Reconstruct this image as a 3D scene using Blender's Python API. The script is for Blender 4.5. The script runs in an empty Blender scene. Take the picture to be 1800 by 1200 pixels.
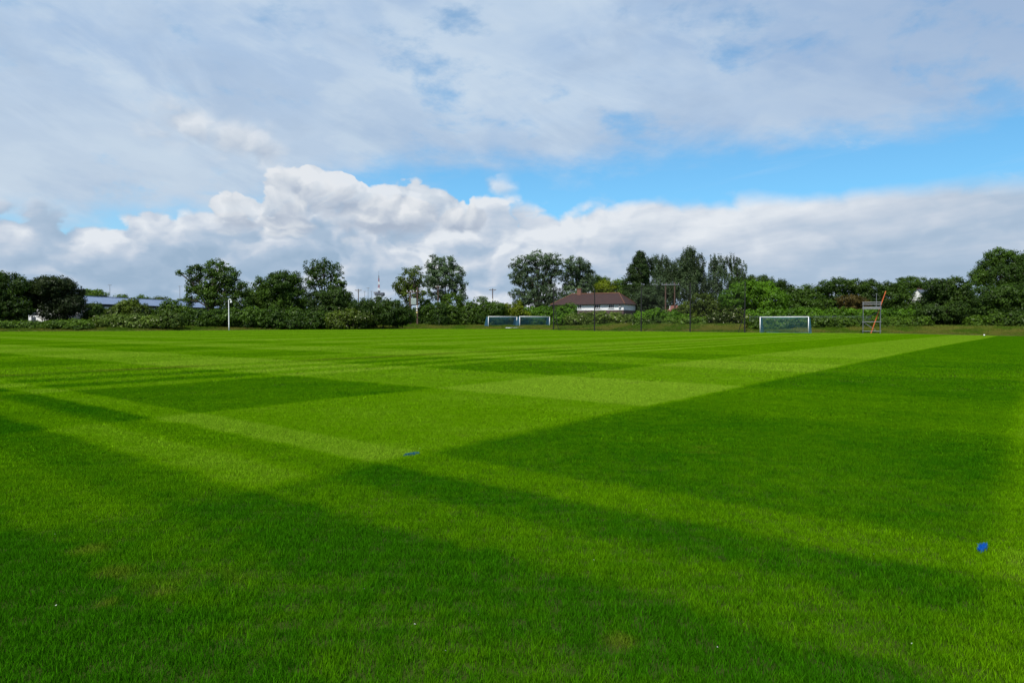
import bpy, math, random
import numpy as np
from mathutils import Vector

SC = bpy.context.scene
COL = SC.collection
R = math.radians
rng = np.random.default_rng(7)
random.seed(7)

# ------------------------------------------------------------------ camera
EYE = 1.35
PITCH = math.atan(30 / 1200)
FPX = 1200.0
cam_d = bpy.data.cameras.new('camera')
cam_d.sensor_width = 36.0
cam_d.lens = 24.0
cam_d.clip_start = 0.05
cam_d.clip_end = 6000
cam = bpy.data.objects.new('camera', cam_d)
COL.objects.link(cam)
cam.location = (0, 0, EYE)
cam.rotation_euler = (math.pi / 2 - PITCH, 0, 0)
SC.camera = cam

# ------------------------------------------------------------------ sun, exposure
SUN_EL = R(52)
SUN_AZ = R(-158)            # compass style: 0 = +Y (view direction), positive to the right; the sun is behind us to the left
to_sun = Vector((math.sin(SUN_AZ) * math.cos(SUN_EL), math.cos(SUN_AZ) * math.cos(SUN_EL), math.sin(SUN_EL)))
sun_d = bpy.data.lights.new('sun', 'SUN')
sun_d.energy = 4.7
sun_d.angle = R(2.0)
sun_d.color = (1.0, 0.95, 0.87)
sun = bpy.data.objects.new('sun', sun_d)
COL.objects.link(sun)
sun.rotation_euler = to_sun.to_track_quat('Z', 'Y').to_euler()
SC.view_settings.view_transform = 'Standard'
SC.view_settings.look = 'None'
SC.view_settings.exposure = 0.0
SC.view_settings.gamma = 1.0
SC.view_settings.use_curve_mapping = False
SC.render.engine = 'CYCLES'
SC.cycles.max_bounces = 6
SC.cycles.diffuse_bounces = 3
SC.cycles.glossy_bounces = 2
SC.cycles.transmission_bounces = 4
SC.cycles.transparent_max_bounces = 8
SC.cycles.use_denoising = True


# ------------------------------------------------------------------ node helpers
class NT:
    """Small wrapper that lets node trees be written as expressions."""
    def __init__(self, tree):
        self.t = tree

    def n(self, kind, **kw):
        nd = self.t.nodes.new(kind)
        for k, v in kw.items():
            setattr(nd, k, v)
        return nd

    def put(self, sock, v):
        if isinstance(v, (int, float)):
            sock.default_value = v
        elif isinstance(v, (tuple, list)):
            sock.default_value = tuple(v) + ((1,) if len(v) == 3 and len(sock.default_value) == 4 else ())
        else:
            self.t.links.new(v, sock)

    def m(self, op, a, b=None, c=None, clamp=False):
        nd = self.n('ShaderNodeMath', operation=op, use_clamp=clamp)
        self.put(nd.inputs[0], a)
        if b is not None:
            self.put(nd.inputs[1], b)
        if c is not None:
            self.put(nd.inputs[2], c)
        return nd.outputs[0]

    def add(self, a, b): return self.m('ADD', a, b)
    def sub(self, a, b): return self.m('SUBTRACT', a, b)
    def mul(self, a, b): return self.m('MULTIPLY', a, b)
    def mx(self, a, b): return self.m('MAXIMUM', a, b)

    def ss(self, v, lo, hi, t0=0.0, t1=1.0):
        nd = self.n('ShaderNodeMapRange', interpolation_type='SMOOTHSTEP')
        self.put(nd.inputs[0], v)
        for i, q in enumerate((lo, hi, t0, t1)):
            self.put(nd.inputs[1 + i], q)
        return nd.outputs[0]

    def lin(self, v, lo, hi, t0=0.0, t1=1.0):
        nd = self.n('ShaderNodeMapRange')
        self.put(nd.inputs[0], v)
        for i, q in enumerate((lo, hi, t0, t1)):
            self.put(nd.inputs[1 + i], q)
        return nd.outputs[0]

    def mix(self, f, a, b, blend='MIX'):
        nd = self.n('ShaderNodeMix', data_type='RGBA', blend_type=blend)
        self.put(nd.inputs[0], f)
        self.put(nd.inputs[6], a)
        self.put(nd.inputs[7], b)
        return nd.outputs[2]

    def noise(self, vec, scale, detail=4.0, rough=0.5, dist=0.0):
        nd = self.n('ShaderNodeTexNoise')
        self.put(nd.inputs['Vector'], vec)
        nd.inputs['Scale'].default_value = scale
        nd.inputs['Detail'].default_value = detail
        nd.inputs['Roughness'].default_value = rough
        nd.inputs['Distortion'].default_value = dist
        return nd.outputs[0]

    def billow(self, vec, scale, detail=3.0, rough=0.5):
        """Cauliflower-like heaps, 0 in the creases to about 1 on the domes."""
        nd = self.n('ShaderNodeTexVoronoi', feature='F1', voronoi_dimensions='2D', normalize=False)
        self.put(nd.inputs['Vector'], vec)
        nd.inputs['Scale'].default_value = scale
        nd.inputs['Detail'].default_value = detail
        nd.inputs['Roughness'].default_value = rough
        d = nd.outputs['Distance']
        return self.sub(1.0, self.mul(d, d))

    def xyz(self, x, y, z):
        nd = self.n('ShaderNodeCombineXYZ')
        for i, q in enumerate((x, y, z)):
            self.put(nd.inputs[i], q)
        return nd.outputs[0]

    def ramp(self, v, stops, interp='LINEAR'):
        nd = self.n('ShaderNodeValToRGB')
        cr = nd.color_ramp
        cr.interpolation = interp
        while len(cr.elements) > 1:
            cr.elements.remove(cr.elements[-1])
        first = True
        for p, c in stops:
            e = cr.elements[0] if first else cr.elements.new(p)
            first = False
            e.position = p
            e.color = (c, c, c, 1) if isinstance(c, (int, float)) else tuple(c) + (1,)
        self.put(nd.inputs[0], v)
        return nd.outputs[0]


# ------------------------------------------------------------------ world: Nishita sky with banks of cloud laid out by compass bearing and elevation
def sky_pos(px, py):
    az = math.atan((px - 900) / FPX)
    el = math.atan((570 - py) / FPX * math.cos(az))
    return az, el


def build_world():
    w = bpy.data.worlds.new('World')
    SC.world = w
    w.use_nodes = True
    t = w.node_tree
    t.nodes.clear()
    N = NT(t)
    sky = N.n('ShaderNodeTexSky', sky_type='NISHITA')
    sky.sun_disc = False
    sky.sun_elevation = SUN_EL
    sky.sun_rotation = SUN_AZ % (2 * math.pi)
    sky.altitude = 30
    sky.air_density = 1.0
    sky.dust_density = 0.4
    sky.ozone_density = 2.5
    tc = N.n('ShaderNodeTexCoord')
    sep = N.n('ShaderNodeSeparateXYZ')
    t.links.new(tc.outputs['Generated'], sep.inputs[0])
    X, Y, Z = sep.outputs
    az = N.m('ARCTAN2', X, Y)
    el = N.m('ARCSINE', Z)
    azn = N.m('MULTIPLY_ADD', az, 0.5 / math.pi, 0.5)

    def curve(pts):
        st = [(0.0, None)]
        for px, py in pts:
            a, e = sky_pos(px, py)
            st.append((a * 0.5 / math.pi + 0.5, e * 2))
        st[0] = (0.0, (st[1][1] + st[-1][1]) / 2)
        st.append((1.0, st[0][1]))
        return N.mul(N.ramp(azn, st), 0.5)

    upper = curve([(-150, 360), (0, 368), (200, 374), (400, 374), (520, 360), (590, 325), (660, 296), (730, 290), (900, 285), (1100, 272),
                   (1250, 242), (1400, 228), (1550, 215), (1700, 205), (1800, 190), (1950, 175)])
    lower = curve([(-150, 395), (0, 393), (200, 392), (380, 386), (480, 372), (560, 352), (780, 352), (840, 366), (900, 368), (1000, 366),
                   (1130, 352), (1250, 338), (1350, 338), (1450, 346), (1550, 335), (1680, 318), (1800, 312), (1950, 300)])
    D1 = N.xyz(X, Y, N.mul(Z, 2.2))
    D3 = N.xyz(X, Y, N.mul(Z, 1.5))
    DL = N.xyz(X, Y, N.mul(Z, 2.6))
    # --- high sheet of stratocumulus
    n1 = N.noise(D1, 5.0, 9, 0.56, 0.3)
    n1b = N.noise(D1, 17.0, 6, 0.6)
    nh = N.noise(N.xyz(N.add(X, 3.1), Y, N.mul(Z, 1.8)), 5.5, 8, 0.6, 0.3)
    eu = N.add(N.sub(el, upper), N.add(N.mul(N.sub(n1, 0.5), 0.13), N.mul(N.sub(n1b, 0.5), 0.05)))
    a_up = N.ss(eu, -0.034, 0.026)
    holes = N.ss(N.add(nh, N.mul(N.sub(n1b, 0.5), 0.35)), 0.53, 0.74)
    a_up = N.mul(a_up, N.sub(1.0, N.mul(holes, 0.70)))
    # keep the sky overhead closed like the sheet in view
    c_up = N.mix(N.ss(n1, 0.36, 0.66), (0.40, 0.525, 0.72), (0.535, 0.635, 0.775))
    left = N.ss(az, 0.15, -0.5)
    low_u = N.ss(eu, 0.22, 0.02)
    c_up = N.mix(N.mul(N.mul(left, low_u), 0.7), c_up, (0.60, 0.665, 0.75))
    nsh = N.noise(N.xyz(N.add(X, 7.3), Y, N.mul(Z, 2.4)), 7.0, 8, 0.55)
    c_up = N.mix(N.mul(N.ss(nsh, 0.5, 0.68), 0.28), c_up, (0.385, 0.475, 0.62))
    c_up = N.mix(N.mul(N.ss(nsh, 0.48, 0.34), 0.55), c_up, (0.61, 0.69, 0.785))
    nst = N.noise(N.xyz(N.mul(az, 2.2), N.add(N.mul(el, 7.0), N.mul(az, 2.4)), 2.2), 2.0, 7, 0.58, 0.4)
    c_up = N.mix(N.mul(N.ss(nst, 0.48, 0.68), 0.5), c_up, (0.66, 0.735, 0.825))
    c_up = N.mix(N.mul(N.ss(nst, 0.46, 0.30), 0.4), c_up, (0.37, 0.485, 0.66))
    c_up = N.mix(N.mul(N.ss(az, 0.1, 0.62), N.ss(el, 0.18, 0.38, 0.3, 0.9)), c_up, (0.345, 0.455, 0.645))
    c_up = N.mix(1.0, c_up, (0.965, 1.01, 1.03), 'MULTIPLY')
    # --- thin streaks in the blue gap
    st = N.noise(N.xyz(N.mul(az, 1.6), N.add(N.mul(el, 20.0), N.mul(az, -3.0)), 4.2), 1.4, 5, 0.6)
    streak = N.mul(N.ss(st, 0.56, 0.76), 0.16)
    wisp = N.mul(N.ss(N.noise(N.xyz(N.mul(az, 8.0), N.add(N.mul(el, 16.0), N.mul(az, 4.0)), 9.1), 1.3, 7, 0.6), 0.60, 0.76), 0.4)
    # --- low bank of cloud along the horizon: heaped on the left, a smoother roll on the right
    nwa = N.noise(D3, 8.0, 5, 0.55)
    nwb = N.noise(N.xyz(Y, X, N.mul(Z, 1.5)), 8.0, 5, 0.55)
    pa = N.m('MULTIPLY_ADD', nwa, 0.11, az)
    pe = N.m('MULTIPLY_ADD', nwb, 0.11, N.mul(el, 1.35))
    W3 = N.xyz(pa, pe, 0.0)
    W3u = N.xyz(N.sub(pa, 0.010), N.add(pe, 0.020), 0.0)
    n4 = N.noise(D3, 5.5, 4, 0.5)
    b1 = N.billow(W3, 14.0, 2.0, 0.45)
    b1u = N.billow(W3u, 14.0, 2.0, 0.45)
    heapy = N.ramp(azn, [(0.0, 0.6), (0.40, 0.85), (0.49, 1.0), (0.52, 0.45), (0.56, 0.18), (0.60, 0.18), (1.0, 0.6)])
    edge = N.add(lower, N.add(N.mul(N.mul(N.sub(b1, 0.15), heapy), 0.040), N.mul(N.sub(n4, 0.5), 0.045)))
    dl = N.sub(edge, el)
    a_lo = N.ss(dl, -0.004, N.lin(heapy, 0.18, 1.0, 0.024, 0.008))
    n5 = N.noise(N.xyz(X, Y, N.mul(Z, 3.4)), 5.0, 7, 0.52, 0.15)
    relief = N.mul(N.mul(N.sub(b1, b1u), heapy), 0.7)
    side = N.ramp(azn, [(0.0, 0.5), (0.40, 0.36), (0.455, 0.46), (0.49, 0.74), (0.535, 0.70), (0.575, 0.52), (0.61, 0.38), (1.0, 0.5)])
    lit = N.add(N.add(N.sub(side, 0.06), N.lin(dl, 0.0, 0.11, 0.30, -0.14)), N.add(relief, N.add(N.mul(N.sub(n5, 0.5), 1.25), N.mul(N.sub(N.noise(N.xyz(N.mul(az, 3.0), N.add(N.mul(el, 16.0), N.mul(az, -1.6)), 6.6), 1.6, 7, 0.6, 0.3), 0.5), 0.8))))
    c_lo = N.ramp(lit, [(0.0, (0.335, 0.46, 0.61)), (0.35, (0.415, 0.53, 0.675)), (0.65, (0.57, 0.645, 0.75)), (1.0, (0.77, 0.815, 0.87))])
    # --- separate cumulus heaps
    blobs = [(690, 368, 78, 52), (610, 352, 55, 42), (760, 372, 60, 34), (810, 392, 55, 30), (690, 400, 125, 32),
             (440, 368, 72, 34), (520, 345, 62, 45), (480, 395, 110, 28), (540, 315, 40, 26), (570, 350, 62, 46), (610, 330, 46, 30)]
    soft_blobs = [(330, 222, 85, 40), (420, 248, 70, 36), (470, 270, 40, 26), (872, 328, 34, 20)]
    b6 = N.billow(W3, 19.0, 2.0, 0.45)
    b6u = N.billow(W3u, 19.0, 2.0, 0.45)
    n6 = N.noise(D3, 19.0, 9, 0.58)
    bump6 = N.add(N.mul(N.sub(b6, 0.50), 0.62), N.mul(N.sub(n6, 0.5), 0.45))

    def heap(bl):
        field = None
        hgt = None
        for px, py, rx, ry in bl:
            a, e = sky_pos(px, py)
            ra = rx / FPX * math.cos(a) ** 2
            re = ry / FPX * math.cos(a)
            da = N.mul(N.sub(az, a), 1 / ra)
            de = N.mul(N.sub(el, e), 1 / re)
            f = N.sub(1.0, N.m('SQRT', N.m('MULTIPLY_ADD', da, da, N.mul(de, de))))
            hh = N.mul(N.ss(f, -0.5, 0.6), de)
            field = f if field is None else N.mx(field, f)
            hgt = hh if hgt is None else N.add(hgt, hh)
        return field, hgt

    rel6 = N.add(N.mul(N.sub(b6, b6u), 0.7), N.mul(N.sub(n6, 0.5), 0.25))
    cu_stops = [(0.0, (0.40, 0.47, 0.585)), (0.3, (0.50, 0.565, 0.665)), (0.65, (0.66, 0.705, 0.765)), (1.0, (0.80, 0.825, 0.86))]
    field, hgt = heap(blobs)
    field = N.add(field, bump6)
    a_cu = N.ss(field, -0.02, N.ss(hgt, 0.3, -1.0, 0.16, 0.9))
    lit_c = N.add(N.add(N.lin(hgt, -1.0, 1.1, 0.10, 0.86), rel6), N.mul(N.sub(n4, 0.5), 0.6))
    c_cu = N.ramp(lit_c, cu_stops)
    f2, h2 = heap(soft_blobs)
    f2 = N.add(f2, N.mul(bump6, 1.2))
    a_cs = N.mul(N.ss(f2, -0.25, 0.95), 0.7)
    c_cs = N.ramp(N.add(N.lin(h2, -1.0, 0.8, 0.30, 0.80), rel6), cu_stops)
    # --- put together, back to front
    blue = N.mix(1.0, sky.outputs[0], (0.047, 0.128, 0.156), 'MULTIPLY')
    veil = N.add(N.ss(el, 0.30, 0.13, 0.16, 0.24), N.ss(az, -0.1, -0.45, 0.0, 0.25))
    blue = N.mix(veil, blue, (0.50, 0.68, 0.86))
    col = N.mix(N.mul(streak, 1.0), blue, (0.62, 0.74, 0.86))
    col = N.mix(wisp, col, (0.60, 0.70, 0.82))
    col = N.mix(N.mul(a_up, 0.97), col, c_up)
    col = N.mix(a_lo, col, c_lo)
    col = N.mix(a_cs, col, c_cs)
    col = N.mix(N.mul(a_cu, 0.92), col, c_cu)
    bg = N.n('ShaderNodeBackground')
    t.links.new(col, bg.inputs[0])
    bg.inputs[1].default_value = 1.0
    out = N.n('ShaderNodeOutputWorld')
    t.links.new(bg.outputs[0], out.inputs[0])
    w.cycles.sampling_method = 'MANUAL'
    w.cycles.sample_map_resolution = 512


build_world()

# ------------------------------------------------------------------ terrain: flat near us, the far edge of the pitch lies a little higher on the left than on the right
EDGE = np.array([(-900, 583, 116), (0, 583, 118), (200, 582, 122), (403, 580.5, 128), (730, 578, 140), (900, 578.5, 138),
                 (972, 580, 130), (1050, 582, 124), (1127, 582.5, 118), (1213, 583.5, 113), (1309, 584.5, 108),
                 (1550, 586, 104), (1730, 590, 100), (1800, 591, 98), (2700, 591, 96)], float)
EDGE_Z = EYE - EDGE[:, 2] * (EDGE[:, 1] - 570) / FPX


def _px(x, y):
    return 900 + FPX * x / np.maximum(y, 8.0)


def edge_depth(x, y):
    return np.interp(_px(x, y), EDGE[:, 0], EDGE[:, 2])


def terrain(x, y):
    x = np.asarray(x, float)
    y = np.asarray(y, float)
    p = _px(x, y)
    d = np.interp(p, EDGE[:, 0], EDGE[:, 2])
    ze = np.interp(p, EDGE[:, 0], EDGE_Z)
    r = y / d
    q = np.clip((r - 0.12) / 0.88, 0, 1)
    z = ze * q * q * (3 - 2 * q)
    # a bank rises behind the touchline, but not where the pair of goals stands
    sl = np.interp(p, [690, 800, 985, 1080], [0.085, 0.025, 0.025, 0.085])
    z = z + np.clip(y - d, 0, 9) * sl + np.clip(y - d - 9, 0, 40) * 0.012
    return z


def tz(x, y):
    return float(terrain(np.array([x]), np.array([y]))[0])


def ray(px, py, Y):
    """World point at depth Y seen at photograph pixel (px, py)."""
    r = (px - 900) / FPX
    u = (600 - py) / FPX
    dy = math.cos(PITCH) + u * math.sin(PITCH)
    dz = -math.sin(PITCH) + u * math.cos(PITCH)
    k = Y / dy
    return Vector((r * k, Y, EYE + dz * k))


# ------------------------------------------------------------------ mesh helpers
def prop(o, label=None, cat=None, group=None, kind=None):
    if label:
        o['label'] = label
    if cat:
        o['category'] = cat
    if group:
        o['group'] = group
    if kind:
        o['kind'] = kind
    return o


def mesh_np(name, V, F, mat=None, tint=None, smooth=False):
    """Mesh from numpy vertices and a face array of one size (3 or 4)."""
    V = np.asarray(V, np.float32)
    F = np.asarray(F, np.int32)
    k = F.shape[1]
    me = bpy.data.meshes.new(name)
    me.vertices.add(len(V))
    me.vertices.foreach_set('co', V.ravel())
    me.loops.add(F.size)
    me.loops.foreach_set('vertex_index', F.ravel())
    me.polygons.add(len(F))
    me.polygons.foreach_set('loop_start', np.arange(0, F.size, k, dtype=np.int32))
    if smooth:
        me.polygons.foreach_set('use_smooth', np.ones(len(F), bool))
    me.update(calc_edges=True)
    if tint is not None:
        at = me.attributes.new('tint', 'FLOAT', 'POINT')
        at.data.foreach_set('value', np.asarray(tint, np.float32))
    if mat:
        me.materials.append(mat)
    return me


def link(name, me, parent=None, loc=None):
    o = bpy.data.objects.new(name, me)
    COL.objects.link(o)
    if parent:
        o.parent = parent
    if loc is not None:
        o.location = loc
    return o


def empty(name, loc=(0, 0, 0), rz=0.0):
    o = bpy.data.objects.new(name, None)
    COL.objects.link(o)
    o.location = loc
    o.rotation_euler = (0, 0, rz)
    o.empty_display_size = 0.3
    return o


class MB:
    """Collects boxes, tubes and polygons, then becomes one mesh object."""
    def __init__(self):
        self.v = []
        self.f = []

    def box(self, c, s, ax=None):
        hx, hy, hz = s[0] / 2, s[1] / 2, s[2] / 2
        b = len(self.v)
        for x, y, z in ((-1, -1, -1), (1, -1, -1), (1, 1, -1), (-1, 1, -1), (-1, -1, 1), (1, -1, 1), (1, 1, 1), (-1, 1, 1)):
            p = Vector((x * hx, y * hy, z * hz))
            if ax is not None:
                p = ax @ p
            self.v.append(tuple(p + Vector(c)))
        for q in ((0, 3, 2, 1), (4, 5, 6, 7), (0, 1, 5, 4), (1, 2, 6, 5), (2, 3, 7, 6), (3, 0, 4, 7)):
            self.f.append(tuple(b + i for i in q))
        return self

    def tube(self, pts, rad, n=8, cap=True):
        pts = [Vector(p) for p in pts]
        if isinstance(rad, (int, float)):
            rad = [rad] * len(pts)
        b = len(self.v)
        ref = None
        for i, p in enumerate(pts):
            d = (pts[min(i + 1, len(pts) - 1)] - pts[max(i - 1, 0)]).normalized()
            if ref is None:
                ref = Vector((1, 0, 0)) if abs(d.x) < 0.8 else Vector((0, 1, 0))
            u = (ref - d * ref.dot(d)).normalized()
            w = d.cross(u)
            ref = u
            for k in range(n):
                a = 2 * math.pi * k / n
                self.v.append(tuple(p + (u * math.cos(a) + w * math.sin(a)) * rad[i]))
        for i in range(len(pts) - 1):
            for k in range(n):
                k2 = (k + 1) % n
                self.f.append((b + i * n + k, b + i * n + k2, b + (i + 1) * n + k2, b + (i + 1) * n + k))
        if cap:
            self.f.append(tuple(b + k for k in reversed(range(n))))
            e = b + (len(pts) - 1) * n
            self.f.append(tuple(e + k for k in range(n)))
        return self

    def poly(self, pts):
        b = len(self.v)
        self.v += [tuple(p) for p in pts]
        self.f.append(tuple(range(b, b + len(pts))))
        return self

    def slab(self, pts, thick):
        """A flat polygon given a thickness straight down its normal."""
        pts = [Vector(p) for p in pts]
        nrm = (pts[1] - pts[0]).cross(pts[2] - pts[0]).normalized()
        low = [p - nrm * thick for p in pts]
        self.poly(pts)
        self.poly(list(reversed(low)))
        k = len(pts)
        for i in range(k):
            j = (i + 1) % k
            self.poly([pts[j], pts[i], low[i], low[j]])
        return self

    def lathe(self, prof, c=(0, 0, 0), n=12):
        b = len(self.v)
        for r, z in prof:
            for k in range(n):
                a = 2 * math.pi * k / n
                self.v.append((c[0] + r * math.cos(a), c[1] + r * math.sin(a), c[2] + z))
        for i in range(len(prof) - 1):
            for k in range(n):
                k2 = (k + 1) % n
                self.f.append((b + i * n + k, b + i * n + k2, b + (i + 1) * n + k2, b + (i + 1) * n + k))
        return self

    def build(self, name, mat, parent=None, smooth=False, loc=None):
        me = bpy.data.meshes.new(name)
        me.from_pydata(self.v, [], self.f)
        if smooth:
            for p in me.polygons:
                p.use_smooth = True
        me.materials.append(mat)
        return link(name, me, parent, loc)


# ------------------------------------------------------------------ materials
def new_mat(name):
    m = bpy.data.materials.new(name)
    m.use_nodes = True
    m.node_tree.nodes.clear()
    return m, NT(m.node_tree)


def out_bsdf(N, sh):
    o = N.n('ShaderNodeOutputMaterial')
    N.t.links.new(sh, o.inputs[0])


def plain(name, col, rough=0.6, metal=0.0, var=0.12, scale=6.0, bump=0.0):
    """Painted / weathered solid: colour with procedural blotches, optional relief."""
    m, N = new_mat(name)
    tc = N.n('ShaderNodeTexCoord')
    n = N.noise(tc.outputs['Object'], scale, 6, 0.6)
    dark = tuple(c * (1 - var) for c in col)
    lite = tuple(min(1, c * (1 + var)) for c in col)
    c = N.mix(N.ss(n, 0.3, 0.7), dark, lite)
    p = N.n('ShaderNodeBsdfPrincipled')
    N.put(p.inputs['Base Color'], c)
    p.inputs['Roughness'].default_value = rough
    p.inputs['Metallic'].default_value = metal
    if bump:
        b = N.n('ShaderNodeBump')
        b.inputs['Strength'].default_value = bump
        b.inputs['Distance'].default_value = 0.02
        N.put(b.inputs['Height'], N.noise(tc.outputs['Object'], scale * 5, 4, 0.6))
        N.t.links.new(b.outputs[0], p.inputs['Normal'])
    out_bsdf(N, p.outputs[0])
    return m


def leaf_mat(name, col, hue=(1.25, 1.12, 0.7), trans=0.30):
    """Leaves: each has its own tint; light passes through."""
    m, N = new_mat(name)
    at = N.n('ShaderNodeAttribute', attribute_name='tint')
    lo = tuple(c * 0.55 for c in col)
    hi = tuple(c * 1.35 * h for c, h in zip(col, hue))
    c = N.mix(at.outputs['Fac'], lo, hi)
    d = N.n('ShaderNodeBsdfDiffuse')
    N.put(d.inputs[0], c)
    tr = N.n('ShaderNodeBsdfTranslucent')
    N.put(tr.inputs[0], N.mix(1.0, c, (1.15, 1.25, 0.6), 'MULTIPLY'))
    gl = N.n('ShaderNodeBsdfGlossy')
    gl.inputs['Roughness'].default_value = 0.45
    gl.inputs[0].default_value = (0.5, 0.5, 0.5, 1)
    mx = N.n('ShaderNodeMixShader')
    mx.inputs[0].default_value = trans
    N.t.links.new(d.outputs[0], mx.inputs[1])
    N.t.links.new(tr.outputs[0], mx.inputs[2])
    m2 = N.n('ShaderNodeMixShader')
    m2.inputs[0].default_value = 0.02
    N.t.links.new(mx.outputs[0], m2.inputs[1])
    N.t.links.new(gl.outputs[0], m2.inputs[2])
    out_bsdf(N, m2.outputs[0])
    return m


# the mown pattern: s runs along the long mowing lines, t across them (metres)
TH = R(37.8)
SA = (math.sin(TH), math.cos(TH))
SB = (-math.cos(TH), math.sin(TH))


def band_stops(edges, vals, lo, hi, soft):
    st = [(0.0, vals[0])]
    for e, a, b in zip(edges, vals[:-1], vals[1:]):
        k = (e - lo) / (hi - lo)
        w = soft(e) / (hi - lo)
        st += [(k - w, a), (k + w, b)]
    return st


def turf_colour(N, rich=True):  # mowing bands: the way leaning blades catch light is painted into this colour
    """Colour of the mown turf as a function of the place on the ground."""
    g = N.n('ShaderNodeNewGeometry')
    sp = N.n('ShaderNodeSeparateXYZ')
    N.t.links.new(g.outputs['Position'], sp.inputs[0])
    x, y, _ = sp.outputs
    P = N.xyz(x, y, 0.0)
    wob = N.mul(N.sub(N.noise(P, 1.1, 3, 0.6), 0.5), 0.22)
    wob2 = N.mul(N.sub(N.noise(N.xyz(N.add(x, 31.0), y, 0.0), 1.3, 3, 0.6), 0.5), 0.22)
    s = N.add(N.m('MULTIPLY_ADD', x, SA[0], N.mul(y, SA[1])), wob)
    t = N.add(N.m('MULTIPLY_ADD', x, SB[0], N.mul(y, SB[1])), wob2)
    s = N.sub(s, N.mul(N.lin(t, 5.0, 15.0), 0.35))
    # bands across t: lighter and darker lean of the blades, painted as tone
    te = [0.25, 5.0, 9.9, 15.2, 16.1, 17.1, 18.1, 19.2, 20.3, 21.5, 23.5]
    tv = [0.42, 0.09, 0.50, 0.13, 0.48, 0.12, 0.50, 0.12, 0.48, 0.22, 0.48, 0.28]
    lo, hi = -10.0, 30.0
    T = N.ramp(N.lin(t, lo, hi), band_stops(te, tv, lo, hi, lambda e: 0.11))
    far = N.m('PINGPONG', N.add(t, 0.7), 4.6)
    far = N.add(N.ss(far, 1.8, 2.8, 0.24, 0.46), N.mul(N.sub(N.noise(N.xyz(N.mul(t, 0.35), N.mul(s, 0.01), 0.0), 1.0, 2), 0.5), 0.5))
    T = N.mix(N.ss(t, 23.4, 23.6), T, far)
    # bands across s, blade lean painted as tone here too
    se = [0.75, 1.5, 2.25, 3.0, 3.72, 4.3, 4.98, 10.0, 14.5, 20.0, 24.3, 29.0, 34.0]
    sv = [-0.02, -0.10, 0.12, -0.10, 0.30, -0.06, 0.42, 0.06, 0.50, 0.12, 0.46, 0.18, 0.40, 0.30]
    sv = [v + 0.3 for v in sv]        # ramp colours cannot go below zero
    S = N.ramp(N.lin(s, -2.0, 40.0), band_stops(se, sv, -2.0, 40.0, lambda e: 0.09 if e < 3.5 else 0.06))
    S = N.sub(S, 0.3)
    # the dark strip on the right shows the cross bands only faintly
    S = N.mul(S, N.mix(N.mul(N.ss(t, 5.1, 4.9), N.ss(s, 4.9, 5.1)), (1, 1, 1), (0.3, 0.3, 0.3)))
    T = N.mix(N.ss(s, 4.95, 4.85), T, N.mul(T, N.lin(s, 1.8, 4.2, 0.30, 0.85)))
    # where no cross band lies, the narrow strips are fainter
    S = N.mul(S, N.sub(1.0, N.mul(N.mul(N.ss(t, 5.1, 4.9), N.ss(s, 5.05, 4.95)), 0.40)))
    L = N.add(T, S)
    mott = N.noise(P, 0.55, 6, 0.62)
    mott2 = N.noise(P, 5.0, 5, 0.65)
    L = N.add(L, N.add(N.mul(N.sub(mott, 0.5), 0.55), N.mul(N.sub(mott2, 0.5), 0.55)))
    col = N.ramp(L, [(0.0, TURF[0]), (0.5, TURF[1]), (1.0, TURF[2])])
    # worn, yellowed places
    worn = N.ss(N.noise(N.xyz(N.add(x, 11.0), y, 0.0), 0.9, 6, 0.7), 0.60, 0.78)
    worn = N.mul(worn, 0.5)
    ln = N.mul(N.ss(N.m('ABSOLUTE', N.sub(t, 21.2)), 0.55, 0.15), N.ss(N.noise(P, 0.4, 3, 0.6), 0.35, 0.6))
    worn = N.mx(worn, N.mul(ln, 0.75))
    for bx, by, br in BARE:
        dx = N.sub(x, bx)
        dy = N.sub(y, by)
        d = N.m('SQRT', N.m('MULTIPLY_ADD', dx, dx, N.mul(dy, dy)))
        d = N.add(d, N.mul(N.sub(N.noise(P, 9.0, 4, 0.7), 0.5), br * 1.6))
        worn = N.mx(worn, N.mul(N.ss(d, br * 1.7, br * 0.1), 0.6))
    col = N.mix(worn, col, N.mix(mott2, (0.125, 0.205, 0.008), (0.17, 0.19, 0.024)))
    return col


TURF = [(0.036, 0.155, 0.002), (0.140, 0.310, 0.002), (0.240, 0.400, 0.022)]


def ground_hit(px, py):
    p = ray(px, py, 1.0)
    d = (p - Vector((0, 0, EYE)))
    k = -EYE / d.z
    return d.x * k, d.y * k


BARE = [ground_hit(205, 1012) + (0.10,), ground_hit(284, 1048) + (0.08,), ground_hit(158, 972) + (0.10,),
        ground_hit(1088, 1134) + (0.07,), ground_hit(190, 1066) + (0.05,)]


def turf_material():
    m, N = new_mat('turf_blades')
    c = turf_colour(N)
    at = N.n('ShaderNodeAttribute', attribute_name='tint')
    oi = N.n('ShaderNodeObjectInfo')
    k = N.lin(at.outputs['Fac'], 0, 1, 0.50, 1.52)
    c = N.mix(1.0, c, N.xyz(k, k, k), 'MULTIPLY')
    d = N.n('ShaderNodeBsdfDiffuse')
    N.put(d.inputs[0], c)
    tr = N.n('ShaderNodeBsdfTranslucent')
    N.put(tr.inputs[0], N.mix(1.0, c, (1.1, 1.15, 0.5), 'MULTIPLY'))
    mx = N.n('ShaderNodeMixShader')
    mx.inputs[0].default_value = 0.38
    N.t.links.new(d.outputs[0], mx.inputs[1])
    N.t.links.new(tr.outputs[0], mx.inputs[2])
    out_bsdf(N, mx.outputs[0])
    return m


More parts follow.
